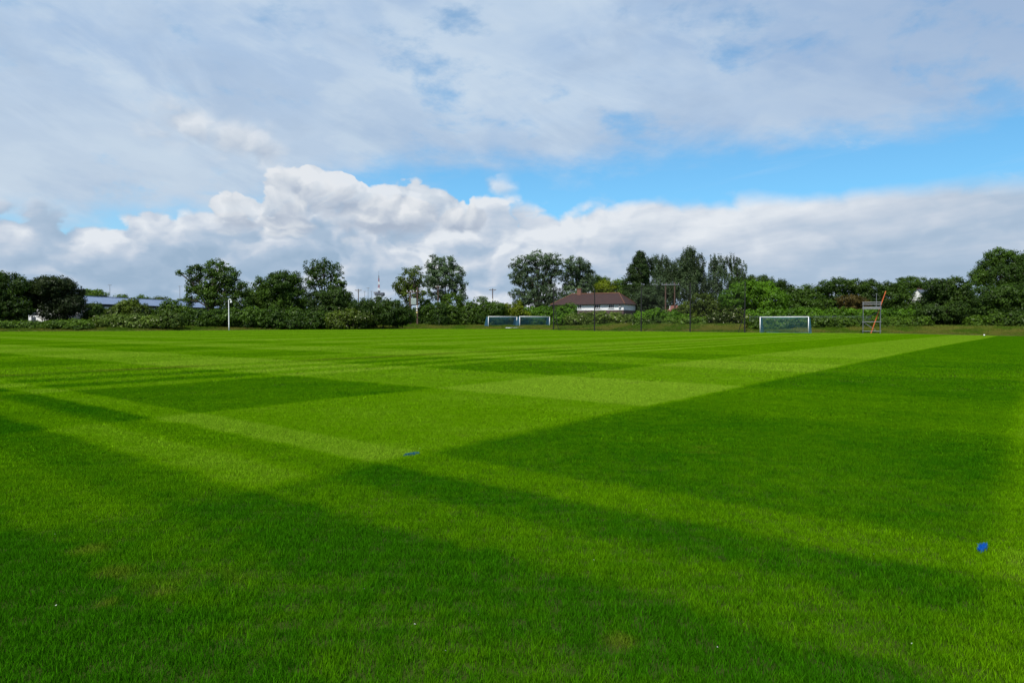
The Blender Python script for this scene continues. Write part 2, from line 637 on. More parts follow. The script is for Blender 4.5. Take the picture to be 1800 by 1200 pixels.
def soil_material():
    """The thatch under the blades of the pitch."""
    m, N = new_mat('turf_thatch')
    c = turf_colour(N)
    c = N.mix(0.8, c, (0.028, 0.026, 0.010))
    d = N.n('ShaderNodeBsdfDiffuse')
    N.put(d.inputs[0], c)
    out_bsdf(N, d.outputs[0])
    return m


def rough_ground_material():
    m, N = new_mat('rough_grass_ground')
    g = N.n('ShaderNodeNewGeometry')
    n = N.noise(g.outputs['Position'], 0.25, 7, 0.6)
    n2 = N.noise(g.outputs['Position'], 3.0, 5, 0.6)
    c = N.mix(N.ss(n, 0.35, 0.65), (0.045, 0.085, 0.010), (0.11, 0.11, 0.028))
    c = N.mix(N.mul(n2, 0.5), c, (0.03, 0.05, 0.01))
    d = N.n('ShaderNodeBsdfDiffuse')
    N.put(d.inputs[0], c)
    out_bsdf(N, d.outputs[0])
    return m


def meadow_material():
    m, N = new_mat('long_grass_blades')
    g = N.n('ShaderNodeNewGeometry')
    n = N.noise(g.outputs['Position'], 0.16, 5, 0.6)
    n2 = N.noise(N.xyz(0, 0, 0), 1.0) if False else N.noise(g.outputs['Position'], 1.2, 4, 0.6)
    at = N.n('ShaderNodeAttribute', attribute_name='tint')
    c = N.mix(N.ss(n, 0.42, 0.62), (0.085, 0.165, 0.012), (0.19, 0.20, 0.035))
    c = N.mix(N.mul(N.ss(n2, 0.52, 0.72), 0.6), c, (0.27, 0.21, 0.09))
    k = N.lin(at.outputs['Fac'], 0, 1, 0.6, 1.3)
    c = N.mix(1.0, c, N.xyz(k, k, k), 'MULTIPLY')
    d = N.n('ShaderNodeBsdfDiffuse')
    N.put(d.inputs[0], c)
    tr = N.n('ShaderNodeBsdfTranslucent')
    N.put(tr.inputs[0], c)
    mx = N.n('ShaderNodeMixShader')
    mx.inputs[0].default_value = 0.3
    N.t.links.new(d.outputs[0], mx.inputs[1])
    N.t.links.new(tr.outputs[0], mx.inputs[2])
    out_bsdf(N, mx.outputs[0])
    return m


# ------------------------------------------------------------------ ground sheets
def grid_sheet(name, xs, rows, mat, dz):
    """rows(x) -> depths for that column; every column has the same number of rows."""
    cols = [np.asarray(rows(x), float) for x in xs]
    nx, ny = len(xs), len(cols[0])
    X = np.repeat(np.asarray(xs, float), ny)
    Yv = np.concatenate(cols)
    V = np.stack([X, Yv, terrain(X, Yv) + dz], 1)
    i = np.arange(nx - 1)[:, None] * ny + np.arange(ny - 1)[None, :]
    i = i.ravel()
    F = np.stack([i, i + ny, i + ny + 1, i + 1], 1)
    return link(name, mesh_np(name, V, F, mat, smooth=True))


def y_edge(x):
    y = 118.0
    for _ in range(40):
        y = 0.5 * y + 0.5 * float(edge_depth(np.array([x]), np.array([y]))[0])
    return y


M_SOIL = soil_material()
M_ROUGH = rough_ground_material()
gx = np.concatenate([-np.geomspace(2500, 160, 18), np.linspace(-150, 150, 101), np.geomspace(160, 2500, 18)])
gy = np.concatenate([-np.geomspace(900, 20, 14), np.linspace(-10, 260, 91), np.geomspace(275, 4500, 22)])
ground = grid_sheet('ground', gx, lambda x: gy, M_ROUGH, -0.02)
prop(ground, kind='structure', label='rough ground beyond the pitch under hedges and trees')
px_ = np.linspace(-128, 104, 117)
pitch = grid_sheet('pitch', px_, lambda x: np.linspace(-14, y_edge(x), 70), M_SOIL, 0.012)
prop(pitch, kind='structure', label='mown green sports pitch with light and dark mowing bands')


# ------------------------------------------------------------------ grass blades (instanced tiles of real blades)
def blade_tile(name, size, count, length, width, mat, lean=0.30, wind=0.0):
    n = count
    base = (rng.random((n, 2)) - 0.5) * size
    L = length * (0.55 + 0.75 * rng.random(n))
    a = rng.random(n) * 2 * math.pi
    tilt = lean * np.abs(rng.normal(0.0, 0.8, n)) + 0.15
    tilt = np.clip(tilt, 0, 1.35)
    dirx, diry = np.cos(a) * np.sin(tilt), np.sin(a) * np.sin(tilt)
    dz = np.cos(tilt)
    wa = rng.random(n) * math.pi
    wx, wy = np.cos(wa) * width / 2, np.sin(wa) * width / 2
    tint = rng.random(n)
    V = np.zeros((n, 5, 3))
    mid = 0.55
    for k in (0, 1):
        sgn = -1 if k == 0 else 1
        V[:, k, 0] = base[:, 0] + sgn * wx
        V[:, k, 1] = base[:, 1] + sgn * wy
        V[:, k, 2] = 0
        V[:, 2 + k, 0] = base[:, 0] + dirx * L * mid * 0.75 + sgn * wx * 0.85
        V[:, 2 + k, 1] = base[:, 1] + diry * L * mid * 0.75 + sgn * wy * 0.85
        V[:, 2 + k, 2] = dz * L * mid * 1.05
    V[:, 4, 0] = base[:, 0] + dirx * L
    V[:, 4, 1] = base[:, 1] + diry * L
    V[:, 4, 2] = dz * L * 0.92
    b = np.arange(n)[:, None] * 5
    F = np.concatenate([b + np.array([[0, 1, 3]]), b + np.array([[0, 3, 2]]), b + np.array([[2, 3, 4]])])
    me = mesh_np(name, V.reshape(-1, 3), F, mat, np.repeat(tint, 5))
    return bpy.data.objects.new(name, me)


def scatter(name, pts, tiles, label, cat):
    """One object whose tiles of blades stand on the given points (x, y, z, turn, size)."""
    pts = np.asarray(pts, np.float32)
    me = bpy.data.meshes.new(name)
    me.vertices.add(len(pts))
    me.vertices.foreach_set('co', pts[:, :3].ravel())
    for an, k in (('turn', 3), ('size', 4)):
        at = me.attributes.new(an, 'FLOAT', 'POINT')
        at.data.foreach_set('value', np.ascontiguousarray(pts[:, k]))
    at = me.attributes.new('pick', 'INT', 'POINT')
    at.data.foreach_set('value', rng.integers(0, len(tiles), len(pts)).astype(np.int32))
    o = link(name, me)
    prop(o, label, None, kind='stuff')
    ng = bpy.data.node_groups.new(name + '_scatter', 'GeometryNodeTree')
    ng.interface.new_socket('Geometry', in_out='INPUT', socket_type='NodeSocketGeometry')
    ng.interface.new_socket('Geometry', in_out='OUTPUT', socket_type='NodeSocketGeometry')
    gi = ng.nodes.new('NodeGroupInput')
    go = ng.nodes.new('NodeGroupOutput')
    iop = ng.nodes.new('GeometryNodeInstanceOnPoints')
    g2i = ng.nodes.new('GeometryNodeGeometryToInstance')
    for tl in tiles:
        oi = ng.nodes.new('GeometryNodeObjectInfo')
        oi.inputs['Object'].default_value = tl
        oi.inputs['As Instance'].default_value = False
        ng.links.new(oi.outputs['Geometry'], g2i.inputs[0])
    ng.links.new(gi.outputs[0], iop.inputs['Points'])
    ng.links.new(g2i.outputs[0], iop.inputs['Instance'])
    iop.inputs['Pick Instance'].default_value = True

    def attr(nm, dt):
        a = ng.nodes.new('GeometryNodeInputNamedAttribute')
        a.data_type = dt
        a.inputs['Name'].default_value = nm
        return a.outputs[0]
    ng.links.new(attr('pick', 'INT'), iop.inputs['Instance Index'])
    cx = ng.nodes.new('ShaderNodeCombineXYZ')
    ng.links.new(attr('turn', 'FLOAT'), cx.inputs[2])
    e2r = ng.nodes.new('FunctionNodeEulerToRotation')
    ng.links.new(cx.outputs[0], e2r.inputs[0])
    ng.links.new(e2r.outputs[0], iop.inputs['Rotation'])
    ng.links.new(attr('size', 'FLOAT'), iop.inputs['Scale'])
    ng.links.new(iop.outputs[0], go.inputs[0])
    md = o.modifiers.new('scatter', 'NODES')
    md.node_group = ng
    return o


def jitter_grid(x0, x1, y0, y1, step, keep):
    X, Yv = np.meshgrid(np.arange(x0, x1, step), np.arange(y0, y1, step))
    X = X.ravel() + (rng.random(X.size) - 0.5) * step * 0.35
    Yv = Yv.ravel() + (rng.random(Yv.size) - 0.5) * step * 0.35
    k = keep(X, Yv)
    X, Yv = X[k], Yv[k]
    n = len(X)
    return np.stack([X, Yv, terrain(X, Yv), rng.integers(0, 4, n) * (math.pi / 2) + rng.normal(0, 0.2, n), 0.9 + 0.25 * rng.random(n)], 1)


M_TURF = turf_material()
M_MEADOW = meadow_material()
near_tiles = [blade_tile('turf_tile', 0.24, 1400, 0.034, 0.0026, M_TURF, lean=0.30) for _ in range(5)]
far_tiles = [blade_tile('turf_tile_far', 1.25, 2600, 0.045, 0.011, M_TURF, lean=0.75) for _ in range(4)]


def in_wedge(x, y, ang=50):
    return (np.abs(np.arctan2(x, y + 2.0)) < R(ang)) & (y > 0.6)


def keep_near(x, y):
    d = np.hypot(x, y)
    return in_wedge(x, y) & (d < 12 + 9 * rng.random(len(x)))


def keep_far(x, y):
    d = np.hypot(x, y)
    e = edge_depth(x, y)
    return in_wedge(x, y, 46) & (d > 7.0 + 4.0 * rng.random(len(x))) & (y < e - 0.3)


p1 = jitter_grid(-26, 26, 0.6, 21, 0.2, keep_near)
p1[:, 4] = 1.0 + 0.45 * rng.random(len(p1)) ** 1.5
grass = scatter('mown_grass', p1, near_tiles, 'short mown grass of the pitch close to the camera', 'grass')
p2 = jitter_grid(-126, 102, 6, 141, 1.0, keep_far)
grass2 = scatter('mown_grass_far', p2, far_tiles, 'short mown grass of the pitch stretching to the hedges', 'grass')

meadow_tiles = [blade_tile('long_grass_tile', 1.3, 420, 0.42, 0.022, M_MEADOW, lean=0.45) for _ in range(4)]


def keep_verge(x, y):
    e = edge_depth(x, y)
    p = _px(x, y)
    k = (y > e + 0.3 + 0.8 * rng.random(len(x))) & (y < e + 26) & (p > -120) & (p < 1920)
    return k


p3 = jitter_grid(-130, 112, 90, 176, 1.0, keep_verge)
p3[:, 4] *= np.clip(0.30 + 0.11 * (p3[:, 1] - edge_depth(p3[:, 0], p3[:, 1])), 0.3, 1.3) * (0.7 + 0.5 * rng.random(len(p3)))
verge = scatter('long_grass', p3, meadow_tiles, 'long uncut yellowish grass between the pitch and the hedges', 'grass')


# ------------------------------------------------------------------ trees and shrubs
def bark(name, col):
    return plain(name, col, rough=0.9, var=0.35, scale=3.0, bump=0.6)


M_BARK = bark('bark_brown', (0.07, 0.055, 0.04))
M_BARK_GREY = bark('bark_grey', (0.16, 0.15, 0.13))
LEAF = {
    'dark': leaf_mat('leaf_dark_green', (0.0307, 0.0649, 0.0118)),
    'black': leaf_mat('leaf_very_dark', (0.0201, 0.0354, 0.0130)),
    'oak': leaf_mat('leaf_oak_green', (0.0425, 0.0920, 0.0130)),
    'mid': leaf_mat('leaf_mid_green', (0.0614, 0.1239, 0.0153)),
    'bright': leaf_mat('leaf_bright_green', (0.0684, 0.1652, 0.0118)),
    'yellow': leaf_mat('leaf_yellow_green', (0.1239, 0.1770, 0.0118)),
    'olive': leaf_mat('leaf_olive', (0.066, 0.108, 0.016)),
    'grey': leaf_mat('leaf_grey_green', (0.0649, 0.1038, 0.0472), hue=(1.2, 1.2, 1.15)),
    'greyd': leaf_mat('leaf_grey_green_dark', (0.0496, 0.0802, 0.0330), hue=(1.2, 1.2, 1.1)),
    'pale': leaf_mat('leaf_pale_green', (0.092, 0.155, 0.030)),
    'brown': leaf_mat('leaf_bronze', (0.0708, 0.0590, 0.0212)),
    'cypress': leaf_mat('leaf_cypress', (0.0236, 0.0496, 0.0142)),
}
M_CREAM = leaf_mat('blossom_cream', (0.42, 0.42, 0.26), hue=(1.1, 1.1, 1.1), trans=0.2)


def unit(n):
    v = rng.normal(size=(n, 3))
    return v / np.linalg.norm(v, axis=1, keepdims=True)


def leaf_quads(P, Nrm, size, droop=0.0):
    """One small bent leaf spray at each point."""
    n = len(P)
    r = unit(n)
    u = np.cross(Nrm, r)
    u /= np.linalg.norm(u, axis=1, keepdims=True) + 1e-9
    w = np.cross(Nrm, u)
    w[:, 2] -= droop
    L = size * (0.6 + 0.8 * rng.random(n))[:, None]
    W = L * (0.45 + 0.35 * rng.random(n))[:, None]
    k = (rng.random((n, 1)) - 0.5) * 0.5
    V = np.empty((n, 4, 3))
    V[:, 0] = P - w * L * 0.5
    V[:, 1] = P + u * W * 0.5 + w * L * k
    V[:, 2] = P + w * L * 0.5 + Nrm * L * 0.12
    V[:, 3] = P - u * W * 0.5 - w * L * k
    return V.reshape(-1, 3), np.arange(n * 4).reshape(n, 4)


class Plant:
    def __init__(self, name, label, cat, Y, lobes, leaf='mid', size=0.32, dens=24.0, clump=0.85, fill=0.55, thick=0.8,
                 trunk=None, tr=0.22, barkm=None, group=None, flowers=0.0, limbs=True, form='round', air=0.0, deep=None, lean=0.0, skirt=False):
        mpp = Y / FPX
        # shrubs and hedges reach the ground: a skirt under every lobe
        lobes = list(lobes)
        if cat != 'tree' or skirt:
            for cx, cy, rx, ry in list(lobes):
                gx_ = (cx - 900) / FPX * Y
                gp = 570 + (EYE - tz(gx_, Y)) * FPX / Y
                if cy + ry * 0.6 < gp:
                    hh = (gp - cy) / 2
                    lobes.append((cx + rng.normal(0, 2), gp - hh * 0.9, rx * 0.95, hh))
        # lobes -> world ellipsoids, each at its own depth
        E = []
        for cx, cy, rx, ry in lobes:
            rx_m, rz_m = rx * mpp, ry * mpp
            dy = (rng.random() - 0.5) * rx_m * 0.9
            c = ray(cx, cy, Y + dy)
            ry_m = deep if deep else max(0.7 * rx_m, min(rx_m, rz_m * 1.3))
            E.append((np.array(c), np.array([rx_m, ry_m * thick / 0.8, rz_m])))
        zb = min(c[2] - r[2] for c, r in E)
        bx = np.mean([c[0] for c, r in E]) if trunk is None else float(ray(trunk, 570, Y).x)
        g = tz(bx, Y)
        root = empty(name, (bx, Y, g))
        prop(root, label, cat, group)
        off = np.array([bx, Y, g])
        # clumps
        CP, CR, CN, CT = [], [], [], []
        for c, r in E:
            area = 4 * math.pi * ((r[0] * r[1]) ** 1.6 / 3 + (r[0] * r[2]) ** 1.6 / 3 + (r[1] * r[2]) ** 1.6 / 3) ** (1 / 1.6)
            m = max(5, int(area / (clump * clump) * 0.85 * (1 - air)))
            d = unit(m)
            rad = fill + (1.0 - fill) * rng.random((m, 1)) ** 0.7
            rad += rng.normal(0, 0.05, (m, 1))
            P = c + d * r * rad
            CP.append(P)
            CN.append(d)
            CR.append(clump * (0.5 + 0.75 * rng.random(m)))
            CT.append(np.clip(rng.normal(0.42, 0.20) + rng.normal(0, 0.15, m), 0, 1))
        CP, CR, CN, CT = np.concatenate(CP), np.concatenate(CR), np.concatenate(CN), np.concatenate(CT)
        ok = CP[:, 2] > terrain(CP[:, 0], CP[:, 1]) + 0.15
        CP, CR, CN, CT = CP[ok], CR[ok], CN[ok], CT[ok]
        per = np.maximum(4, (dens * CR ** 2 * 2.0 / (size / 0.40) ** 2)).astype(int)
        idx = np.repeat(np.arange(len(CP)), per)
        n = len(idx)
        d = unit(n)
        rr = CR[idx][:, None] * rng.random((n, 1)) ** 0.45
        sq = np.array([1.0, 1.0, 0.72]) if form != 'column' else np.array([0.55, 0.55, 1.7])
        P = CP[idx] + d * rr * sq
        Nr = CN[idx] * 0.55 + d * 0.6 + unit(n) * 0.65 + np.array([0, 0, 0.35])
        Nr /= np.linalg.norm(Nr, axis=1, keepdims=True)
        V, F = leaf_quads(P, Nr, size, droop=0.25)
        tint = np.clip(CT[idx] + rng.normal(0, 0.22, n), 0, 1)
        low = V[:, 2] < terrain(V[:, 0], V[:, 1]) + 0.02
        V[low, 2] = terrain(V[low, 0], V[low, 1]) + 0.02
        crown = link('crown' if cat == 'tree' else 'foliage', mesh_np('crown', V - off, F, LEAF[leaf], np.repeat(tint, 4)), root)
        # trunk and limbs
        mb = MB()
        hz = max(np.max([c[2] for c, r in E]) - g, 1.0)
        if limbs:
            top = Vector((float(np.mean([c[0] for c, r in E])) - bx + lean, 0, hz * 0.55))
            if cat == 'tree':
                pts = [Vector((0, 0, -0.3)), Vector((top.x * 0.15 + 0.1, 0.05, hz * 0.2)), Vector((top.x * 0.6, -0.05, hz * 0.4)), top]
                mb.tube(pts, [tr * 1.35, tr, tr * 0.85, tr * 0.6], 8)
                for c, r in E:
                    q = Vector(c) - Vector(off)
                    k = 0.35 + 0.3 * rng.random()
                    s0 = Vector((top.x * k, 0, hz * 0.55 * max(k, 0.45)))
                    if q.z < s0.z:
                        s0.z = max(q.z * 0.6, 0.4)
                    mid = (s0 + q) / 2 + Vector((0, 0, 0.10 * (q - s0).length))
                    mb.tube([s0, mid, q], [tr * 0.5, tr * 0.34, tr * 0.12], 6)
                    sel = np.argsort(np.linalg.norm(CP - c, axis=1))[:16:2]
                    for j in sel:
                        e = Vector(CP[j]) - Vector(off)
                        mb.tube([mid, (mid + e) / 2 + Vector((0, 0, 0.2)), e], [tr * 0.22, tr * 0.14, 0.015], 4)
                mb.build('trunk', barkm or M_BARK, root)
            else:
                sel = rng.choice(len(CP), min(14, len(CP)), replace=False)
                for j in sel:
                    e = Vector(CP[j]) - Vector(off)
                    b = Vector((0, 0, -0.05))
                    m1 = Vector((e.x * 0.7, e.y * 0.6, 0.35 + 0.3 * rng.random()))
                    mb.tube([b, m1, e], [0.06, 0.045, 0.012], 4)
                prop(mb.build('stem', barkm or M_BARK, root), kind='stuff')
        if flowers > 0:
            front = CN[:, 1] < 0.3
            src = np.where(front & (CN[:, 2] > -0.4))[0]
            m = int(len(src) * flowers)
            if m > 0:
                pick = rng.choice(src, m)
                P = CP[pick] + (CN[pick] + unit(m) * 0.5) * CR[pick][:, None] * 0.95
                Nr = CN[pick] + np.array([0, -0.3, 0.9]) + unit(m) * 0.3
                Nr /= np.linalg.norm(Nr, axis=1, keepdims=True)
                V, F = leaf_quads(P, Nr, 0.24)
                fl = link('blossom', mesh_np('blossom', V - off, F, M_CREAM, np.repeat(rng.random(m), 4)), root)
                prop(fl, 'scattered cream flower heads', kind='stuff')
        self.root = root


def T(name, label, Y, lobes, **k):
    return Plant(name, label, 'tree', Y, lobes, **k)


def B(name, label, Y, lobes, cat='shrub', **k):
    k.setdefault('clump', 0.6)
    k.setdefault('fill', 0.6)
    return Plant(name, label, cat, Y, lobes, **k)


# --- left end
T('broadleaf_tree', 'dark green tree cut by the left edge of the photo', 130,
  [(-18, 512, 34, 34), (18, 508, 28, 30), (8, 538, 44, 24), (38, 500, 14, 13), (42, 546, 12, 9), (-30, 545, 40, 24), (2, 488, 12, 10)], leaf='dark', trunk=8)
T('broad_conifer', 'nearly black wide tree left of the blue-roofed shed', 134,
  [(92, 502, 34, 20), (72, 512, 26, 20), (115, 513, 30, 24), (100, 530, 44, 18), (128, 535, 20, 18), (66, 524, 22, 16), (100, 550, 34, 16)],
  leaf='black', trunk=92, dens=28, tr=0.3)
T('far_tree', 'pale green treetop showing above the left end of the blue roof', 205,
  [(158, 520, 16, 12), (174, 520, 14, 10), (165, 530, 24, 12)], leaf='mid', trunk=166, size=0.45)
T('far_tree', 'small distant treetops above the middle of the blue roof', 235,
  [(214, 526, 12, 8), (250, 527, 16, 8), (236, 532, 24, 8)], leaf='mid', trunk=235, size=0.5, clump=1.1)
T('far_tree', 'low distant treetops above the right end of the blue roof', 240,
  [(284, 528, 15, 6), (312, 529, 16, 6), (330, 532, 16, 6)], leaf='olive', trunk=300, size=0.5, clump=1.1)
B('shrub', 'dark shrub against the pale end wall of the shed', 137,
  [(166, 546, 16, 14), (176, 552, 14, 12), (158, 556, 14, 12)], leaf='dark')
B('shrub', 'olive brown shrub hiding the middle of the shed wall', 136,
  [(225, 542, 22, 15), (246, 548, 24, 13), (206, 550, 20, 12), (232, 531, 10, 8)], leaf='olive')
B('shrub', 'rounded green shrub under the right part of the blue roof', 135,
  [(303, 543, 18, 15), (320, 548, 16, 12), (284, 552, 16, 12)], leaf='mid')
B('flowering_hedge', 'pale hedge with cream flower heads in front of the shed', 128,
  [(185, 563, 24, 9), (215, 562, 24, 11), (245, 563, 26, 11), (272, 564, 22, 10), (300, 562, 24, 13)], cat='hedge', leaf='pale', flowers=0.22)
B('nettle_bed', 'low green nettles along the verge at the far left', 124,
  [(12, 571, 30, 5), (55, 570, 28, 6), (98, 570, 28, 6), (138, 569, 26, 7)], cat='weeds', leaf='mid', size=0.3)

# --- the oaks behind the white pole
T('oak_tree', 'tall ragged tree with a gappy left side behind the white camera pole', 138,
  [(343, 480, 17, 17), (380, 472, 22, 17), (400, 482, 18, 16), (376, 497, 28, 18), (336, 506, 15, 18), (410, 503, 20, 17),
   (427, 508, 12, 13), (392, 527, 34, 20), (333, 528, 11, 11), (316, 479, 5, 4), (424, 534, 26, 22), (360, 515, 18, 16)],
  leaf='oak', trunk=368, tr=0.34, fill=0.4, clump=0.75, lean=-0.6, air=0.32)
T('young_tree', 'lighter green small tree between the two larger dark ones', 147,
  [(459, 502, 14, 14), (450, 522, 22, 20), (468, 528, 20, 20)], leaf='mid', trunk=455, tr=0.15)
T('broadleaf_tree', 'dense round-topped dark tree left of the airy one', 140,
  [(498, 497, 24, 20), (485, 515, 30, 22), (512, 520, 28, 26), (500, 542, 40, 22), (477, 489, 8, 8), (520, 489, 12, 10)],
  leaf='oak', trunk=500, dens=28)
T('airy_tree', 'tall tree with sky showing through its rounded crown', 143,
  [(546, 470, 14, 12), (567, 468, 17, 15), (588, 478, 18, 18), (561, 487, 20, 14), (596, 496, 11, 12), (547, 498, 14, 12), (578, 502, 18, 12), (604, 500, 8, 8)],
  leaf='oak', trunk=572, tr=0.26, clump=0.62, air=0.58, fill=0.30)
T('broadleaf_tree', 'low dense dark tree filling in below the airy crown', 139,
  [(588, 524, 28, 22), (562, 532, 26, 22), (606, 535, 20, 22), (580, 550, 38, 18)], leaf='dark', trunk=585, tr=0.18)
B('hedgerow', 'dark hedgerow running behind the white camera pole', 134,
  [(345, 558, 24, 15), (376, 558, 24, 14), (410, 557, 25, 16), (445, 556, 26, 18), (482, 557, 26, 17), (520, 557, 26, 17), (556, 558, 24, 16)],
  cat='hedge', leaf='oak', size=0.34)
B('elder_bush', 'elder bush with cream blossom below the airy tree', 132,
  [(592, 559, 18, 13), (616, 556, 20, 14), (640, 560, 18, 12)], leaf='olive', flowers=0.35)
T('hawthorn_thicket', 'wide dark thicket left of the twin-pole transformer', 136,
  [(640, 547, 30, 20), (668, 543, 30, 20), (694, 548, 28, 21), (712, 556, 17, 14), (655, 560, 30, 12), (690, 562, 28, 10)],
  leaf='dark', trunk=672, tr=0.14, dens=28)

# --- middle
T('willow_tree', 'olive green tree leaning left behind the twin-pole transformer', 152,
  [(716, 490, 17, 18), (732, 484, 12, 15), (708, 505, 15, 14), (697, 502, 7, 6), (722, 516, 20, 18), (740, 508, 12, 20)],
  leaf='olive', trunk=722, tr=0.2, clump=0.7, air=0.42)
T('willow_tree', 'tall grey-green tree left of the two blue-netted goals', 160,
  [(766, 466, 20, 17), (786, 464, 18, 15), (799, 482, 18, 18), (776, 487, 22, 18), (756, 486, 12, 18), (806, 504, 15, 16), (784, 510, 20, 18), (764, 512, 14, 18), (812, 520, 10, 10)],
  leaf='grey', trunk=778, tr=0.3, clump=0.66, air=0.45, size=0.32)
B('shrub', 'dark green shrub right of the twin-pole transformer', 150,
  [(752, 549, 17, 14), (770, 546, 16, 16)], leaf='oak')
B('shrub', 'tall shrubs under the grey-green tree', 156,
  [(795, 537, 22, 20), (822, 546, 20, 15), (782, 552, 24, 12), (745, 538, 14, 14)], leaf='mid')
B('shrub', 'green shrub around the foot of the single telegraph pole', 156,
  [(848, 535, 16, 14), (872, 544, 20, 14), (845, 552, 22, 11)], leaf='oak')
B('shrub', 'yellow-green low shrubs behind the left netted goal', 158,
  [(893, 546, 18, 13), (880, 557, 22, 9), (914, 556, 20, 10), (830, 558, 22, 9)], leaf='yellow')
B('shrub', 'yellow-green low shrubs behind the right netted goal', 159,
  [(935, 551, 20, 11), (958, 549, 18, 12), (950, 558, 26, 8)], leaf='bright')
T('golden_cypress', 'small pointed yellow-green cypress above the left netted goal', 155,
  [(912, 531, 4, 7), (912, 540, 7, 8), (911, 549, 10, 9)], leaf='yellow', trunk=911, tr=0.1, size=0.28, clump=0.45)
T('poplar_tree', 'big airy poplar behind the right netted goal', 172,
  [(918, 468, 22, 20), (945, 455, 20, 16), (968, 458, 18, 17), (932, 488, 28, 20), (960, 482, 24, 22), (908, 490, 15, 15), (905, 516, 13, 7), (940, 512, 26, 18), (968, 512, 22, 22), (983, 470, 10, 22), (922, 528, 24, 14), (950, 532, 30, 14), (980, 530, 20, 14)],
  leaf='grey', trunk=945, tr=0.42, clump=0.75, air=0.5, size=0.33, fill=0.35)
T('poplar_tree', 'poplar with a rounded top behind the house chimney', 174,
  [(1010, 466, 20, 18), (1026, 478, 18, 20), (1004, 490, 18, 22), (1028, 500, 16, 18), (1010, 515, 26, 18), (1039, 488, 9, 14)],
  leaf='grey', trunk=1014, tr=0.36, clump=0.78, size=0.33, air=0.3)
T('garden_tree', 'yellow-green tree behind the middle of the house roof', 180,
  [(1058, 504, 15, 10), (1070, 502, 12, 10), (1062, 514, 20, 10)], leaf='yellow', trunk=1062, tr=0.15)
T('garden_tree', 'dark treetops between the poplar and the yellow-green tree', 190,
  [(1050, 492, 10, 9), (1066, 494, 8, 7), (1048, 505, 12, 14)], leaf='oak', trunk=1050, tr=0.15)
T('garden_tree', 'mid-green tree tight against the left of the great cypress', 182,
  [(1090, 500, 11, 13), (1084, 512, 14, 12), (1096, 515, 12, 14)], leaf='mid', trunk=1090, tr=0.15)
T('cypress_tree', 'great dark cone-shaped cypress right of the house', 166,
  [(1125, 449, 6, 7), (1124, 456, 9, 9), (1124, 464, 14, 14), (1121, 480, 19, 18), (1120, 500, 24, 20), (1122, 520, 27, 22), (1138, 470, 9, 18), (1120, 540, 28, 16)],
  leaf='cypress', trunk=1122, tr=0.35, dens=30, fill=0.7)
T('poplar_tree', 'grey-green poplar just right of the great cypress', 186,
  [(1152, 470, 10, 20), (1166, 472, 12, 22), (1178, 476, 10, 20), (1160, 500, 18, 22), (1176, 502, 16, 22), (1168, 522, 24, 18)],
  leaf='grey', trunk=1166, form='column', tr=0.3, clump=0.75, size=0.34)
T('poplar_tree', 'tallest poplar, with a round tuft on top', 184,
  [(1213, 444, 11, 9), (1209, 460, 16, 14), (1196, 474, 13, 20), (1226, 468, 13, 20), (1210, 484, 24, 22), (1204, 508, 26, 22), (1232, 500, 16, 24)],
  leaf='greyd', trunk=1212, form='column', tr=0.36, clump=0.75, size=0.34)
T('poplar_tree', 'poplar between the tallest one and the column-shaped group', 187,
  [(1254, 466, 9, 16), (1266, 468, 10, 18), (1260, 490, 17, 24), (1252, 514, 20, 20)], leaf='grey', trunk=1258, form='column', tr=0.28, clump=0.7, size=0.36, air=0.25)
T('poplar_tree', 'column-shaped poplars at the right end of the poplar row', 189,
  [(1284, 460, 9, 12), (1298, 470, 7, 18), (1308, 476, 5, 18), (1287, 484, 14, 22), (1303, 496, 11, 16), (1292, 512, 20, 16)],
  leaf='greyd', trunk=1292, form='column', tr=0.26, clump=0.62, air=0.4, size=0.32)
B('willow_bush', 'large grey-green bush at the right corner of the house', 158,
  [(1136, 522, 22, 15), (1154, 532, 18, 14), (1122, 534, 12, 12), (1144, 544, 28, 12)], leaf='greyd')
B('shrub', 'dark olive shrubs between the twin brown poles and the bright round tree', 146,
  [(1236, 530, 22, 14), (1214, 540, 20, 12), (1250, 540, 24, 14), (1200, 548, 20, 10)], leaf='olive')
T('dark_tree', 'dark treetop behind the bright round tree', 168,
  [(1300, 498, 22, 11), (1332, 493, 24, 10), (1362, 499, 20, 9), (1380, 508, 14, 9), (1340, 510, 45, 14)], leaf='dark', trunk=1335, tr=0.25)
T('round_tree', 'bright green round tree above the white-posted goal on the right', 143,
  [(1310, 507, 28, 14), (1338, 513, 30, 18), (1290, 524, 26, 20), (1318, 528, 34, 22), (1354, 528, 28, 20), (1374, 530, 14, 14), (1276, 530, 14, 14)],
  leaf='bright', trunk=1325, tr=0.25, clump=0.7)
for lab, Y, lob, lf, tk in (
    ('green tree right of the bright round tree', 152, [(1412, 512, 20, 12), (1396, 524, 22, 16), (1424, 524, 22, 16), (1410, 540, 36, 16)], 'oak', 1410),
    ('tree left of the scaffold tower, tops rising to the right', 155, [(1452, 504, 16, 12), (1474, 500, 18, 12), (1462, 520, 30, 18), (1450, 538, 30, 16)], 'oak', 1462),
    ('tree directly behind the scaffold tower', 157, [(1504, 502, 20, 12), (1528, 504, 18, 12), (1514, 520, 30, 18), (1535, 530, 26, 18)], 'dark', 1515),
    ('tree between the scaffold tower and the white gable', 159, [(1560, 505, 18, 11), (1580, 508, 14, 12), (1564, 522, 26, 18), (1558, 540, 34, 14), (1591, 524, 13, 14), (1606, 539, 18, 11), (1620, 541, 16, 12)], 'oak', 1565),
):
    T('broadleaf_tree', lab, Y, lob, leaf=lf, trunk=tk, tr=0.2)
